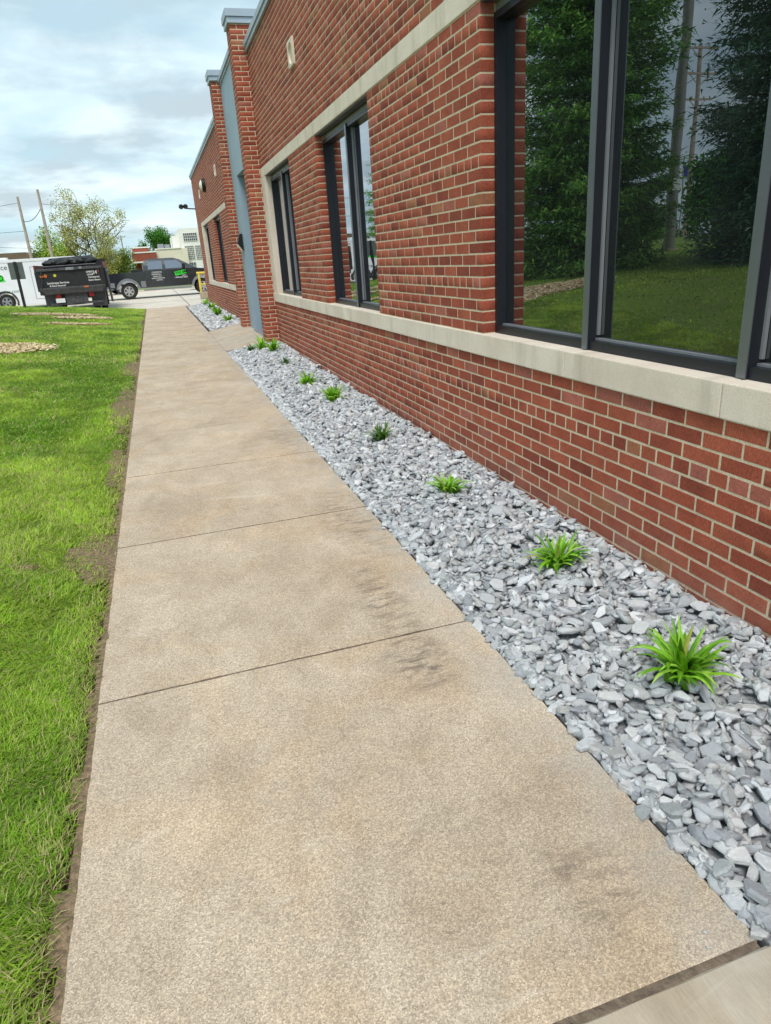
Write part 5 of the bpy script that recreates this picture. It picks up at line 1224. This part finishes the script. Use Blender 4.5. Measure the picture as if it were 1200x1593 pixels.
# ---- things on the lawn to the left (seen mirrored in the windows)
def spruce(label, loc, h, r0, seed, pal):
    t = thing('spruce_tree', label, 'tree', loc, 0, 'tall spruces on the lawn'); part('trunk', 'bark', t, lambda b: b.tube([(0, 0, -0.2), (0, 0, h * 0.5), (0, 0, h)], [0.24, 0.15, 0.02], 8))
    r_ = random.Random(seed); cen = []; bt = MB(); z = 0.15
    while z < h * 0.98:
        f = 1 - z / h; R_ = r0 * min(1.0, f * 1.7 + 0.04) * (0.92 + 0.16 * r_.random()); nb = max(5, int(16 * min(1, f * 1.6)))
        a0 = r_.uniform(0, 6)
        for k in range(nb):
            a = a0 + 6.283 * k / nb + r_.uniform(-0.2, 0.2); rl = R_ * r_.uniform(0.72, 1.08); dz = -0.22 * rl + r_.uniform(-0.1, 0.1)
            p0 = Vector((0, 0, z)); e = Vector((math.cos(a) * rl, math.sin(a) * rl, z + dz * 0.5)); bt.tube([p0, p0.lerp(e, 0.6) - Vector((0, 0, 0.06 * rl)), e], [0.03, 0.02, 0.008], 4, False)
            m_ = max(3, int(rl / 0.26))
            for j in range(m_):
                s = (j + 0.9) / m_; q = p0.lerp(e, s) - Vector((0, 0, 0.10 * rl * s * (1 - s) * 4)); cen.append((q.x + r_.gauss(0, 0.05), q.y + r_.gauss(0, 0.05), q.z, 0.16 + 0.17 * s))
        z += (0.40 + 0.16 * r_.random()) * (0.62 if z < 3.2 else 1.0)
    bt.build('branches', 'bark', t)
    # needle sprays hang below and point outward along each branch
    c = np.array(cen); n_ = len(c) * (75 if h > 10 else 30); pick = rng.integers(0, len(c), n_); q = c[pick]
    az = np.arctan2(q[:, 1], q[:, 0]) + rng.normal(0, 0.75, n_); ln = q[:, 3] * rng.uniform(0.25, 0.65, n_); dn = rng.normal(-0.18, 0.42, n_)
    d = np.stack([np.cos(az), np.sin(az), dn], 1) * ln[:, None]; s = np.stack([-np.sin(az), np.cos(az), rng.normal(0, 0.6, n_)], 1) * 0.024
    p_ = q[:, :3] + rng.normal(0, 1, (n_, 3)) * (q[:, 3] * 0.6)[:, None] * np.array([1, 1, 0.42])
    V = np.stack([p_ - s, p_ + s, p_ + d], 1).reshape(-1, 3); F = np.arange(n_ * 3).reshape(-1, 3)
    pl = np.array([lin(*k)[:3] for k in pal]); tip = np.clip((q[:, 3] - 0.2) / 0.13, 0, 1)
    col = pl[rng.integers(0, len(pal), n_)] * (rng.uniform(0.75, 1.25, n_))[:, None]
    o = tri_mesh('needles', V, F, 'foliage', np.repeat(col, 3, 0), t); o['kind'] = 'stuff'
SP1 = [(140, 192, 88), (118, 172, 78), (164, 208, 100), (96, 146, 70)]; SP2 = [(114, 158, 122), (98, 142, 110), (132, 172, 136), (82, 122, 94)]
def mir(az, t): return (4.10 - t * math.sin(rad(az)), t * math.cos(rad(az)))
def on_lawn(x, y): return (x, y, float(lawn_z(x)))
x_, y_ = mir(33.2, 21.5); spruce('tall green spruce on the lawn, mirrored in the large near window', on_lawn(x_, y_), 14.5, 2.1, 3, SP1)
x_, y_ = mir(47.6, 19.5); spruce('tall blue-green spruce on the lawn, at the right of the near window reflection', on_lawn(x_, y_), 13.5, 2.1, 4, SP2)
x_, y_ = mir(18.6, 47.0); spruce('spruce beyond the lawn, mirrored in the second window above the trailer', (x_, y_, 0), 9.5, 1.8, 9, SP1)
x_, y_ = mir(39.2, 25.5); lz = float(lawn_z(x_))
lp = thing('light_pole', 'tall grey metal light pole on the lawn, mirrored in the near window', 'light pole', (x_, y_, lz))
part('pole', 'pole_metal', lp, lambda b: b.tube([(0, 0, 0.06), (0, 0, 11)], [0.175, 0.12], 14), True); part('base', 'concrete_block', lp, lambda b: b.lathe([(0, 0.06), (0.28, 0.06), (0.3, -0.2)], 'z', (0, 0, 0), 16)); part('notice', 'white_trim', lp, lambda b: b.box(-0.14, 0.14, -0.165, -0.155, 1.75, 2.1)); part('lamp_arm', 'pole_metal', lp, lambda b: b.tube([(0, 0, 10.9), (1.4, 0, 11.2)], 0.05)); part('lamp_head', 'pole_metal', lp, lambda b: b.box(1.2, 1.9, -0.15, 0.15, 11.12, 11.28, 0.03))
x_, y_ = mir(40.25, 58); upole(x_, y_, 13.2, 'utility pole with three crossarms, mirrored in the near window', [(0.25, 1.25), (1.7, 1.25), (3.2, 1.1)])
wire((x_ - 30, y_ - 12, 9), (x_, y_, 11.4), 1.2, 'overhead wire left of the three-armed pole'); wire((x_, y_, 11.4), (x_ - 6, y_ + 45, 9.5), 1.2, 'overhead wire right of the three-armed pole')
x_, y_ = mir(39.85, 70); fg = thing('flag_pole', 'blue flag on a thin pole far across the lawn', 'flag', (x_, y_, 0)); part('pole', 'pole_metal', fg, lambda b: b.tube([(0, 0, 0), (0, 0, 7.6)], 0.05, 8))
part('flag', 'flag_blue', fg, lambda b: b.add([(-i * 0.17, 0.12 * math.sin(i * 1.1), 7.0 - 1.0 * k - 0.05 * i) for i in range(11) for k in (0, 1)] , [(2 * i, 2 * i + 1, 2 * i + 3, 2 * i + 2) for i in range(10)]))
x_, y_ = mir(41.6, 44); tree('leafy_tree', 'round green tree far across the lawn left of the flag', (x_, y_, 0.5), 5.4, 4.6, 0.8, 9000, 0.11, GREEN, 61, stems=1, clump=0.12, extra=26, group='trees across the lawn')
x_, y_ = mir(36.5, 52); tree('leafy_tree', 'green tree behind the tall green spruce', (x_, y_, 0.3), 5.0, 6.0, 0.6, 7000, 0.12, GREEN, 63, stems=1, clump=0.12, extra=20, group='trees across the lawn')
x_, y_ = mir(21.5, 60); tree('leafy_tree', 'green tree beyond the left end of the trailer', (x_, y_, 0), 6.0, 6.0, 0.8, 7000, 0.12, GREEN, 67, stems=1, clump=0.12, extra=20, group='trees across the lawn')
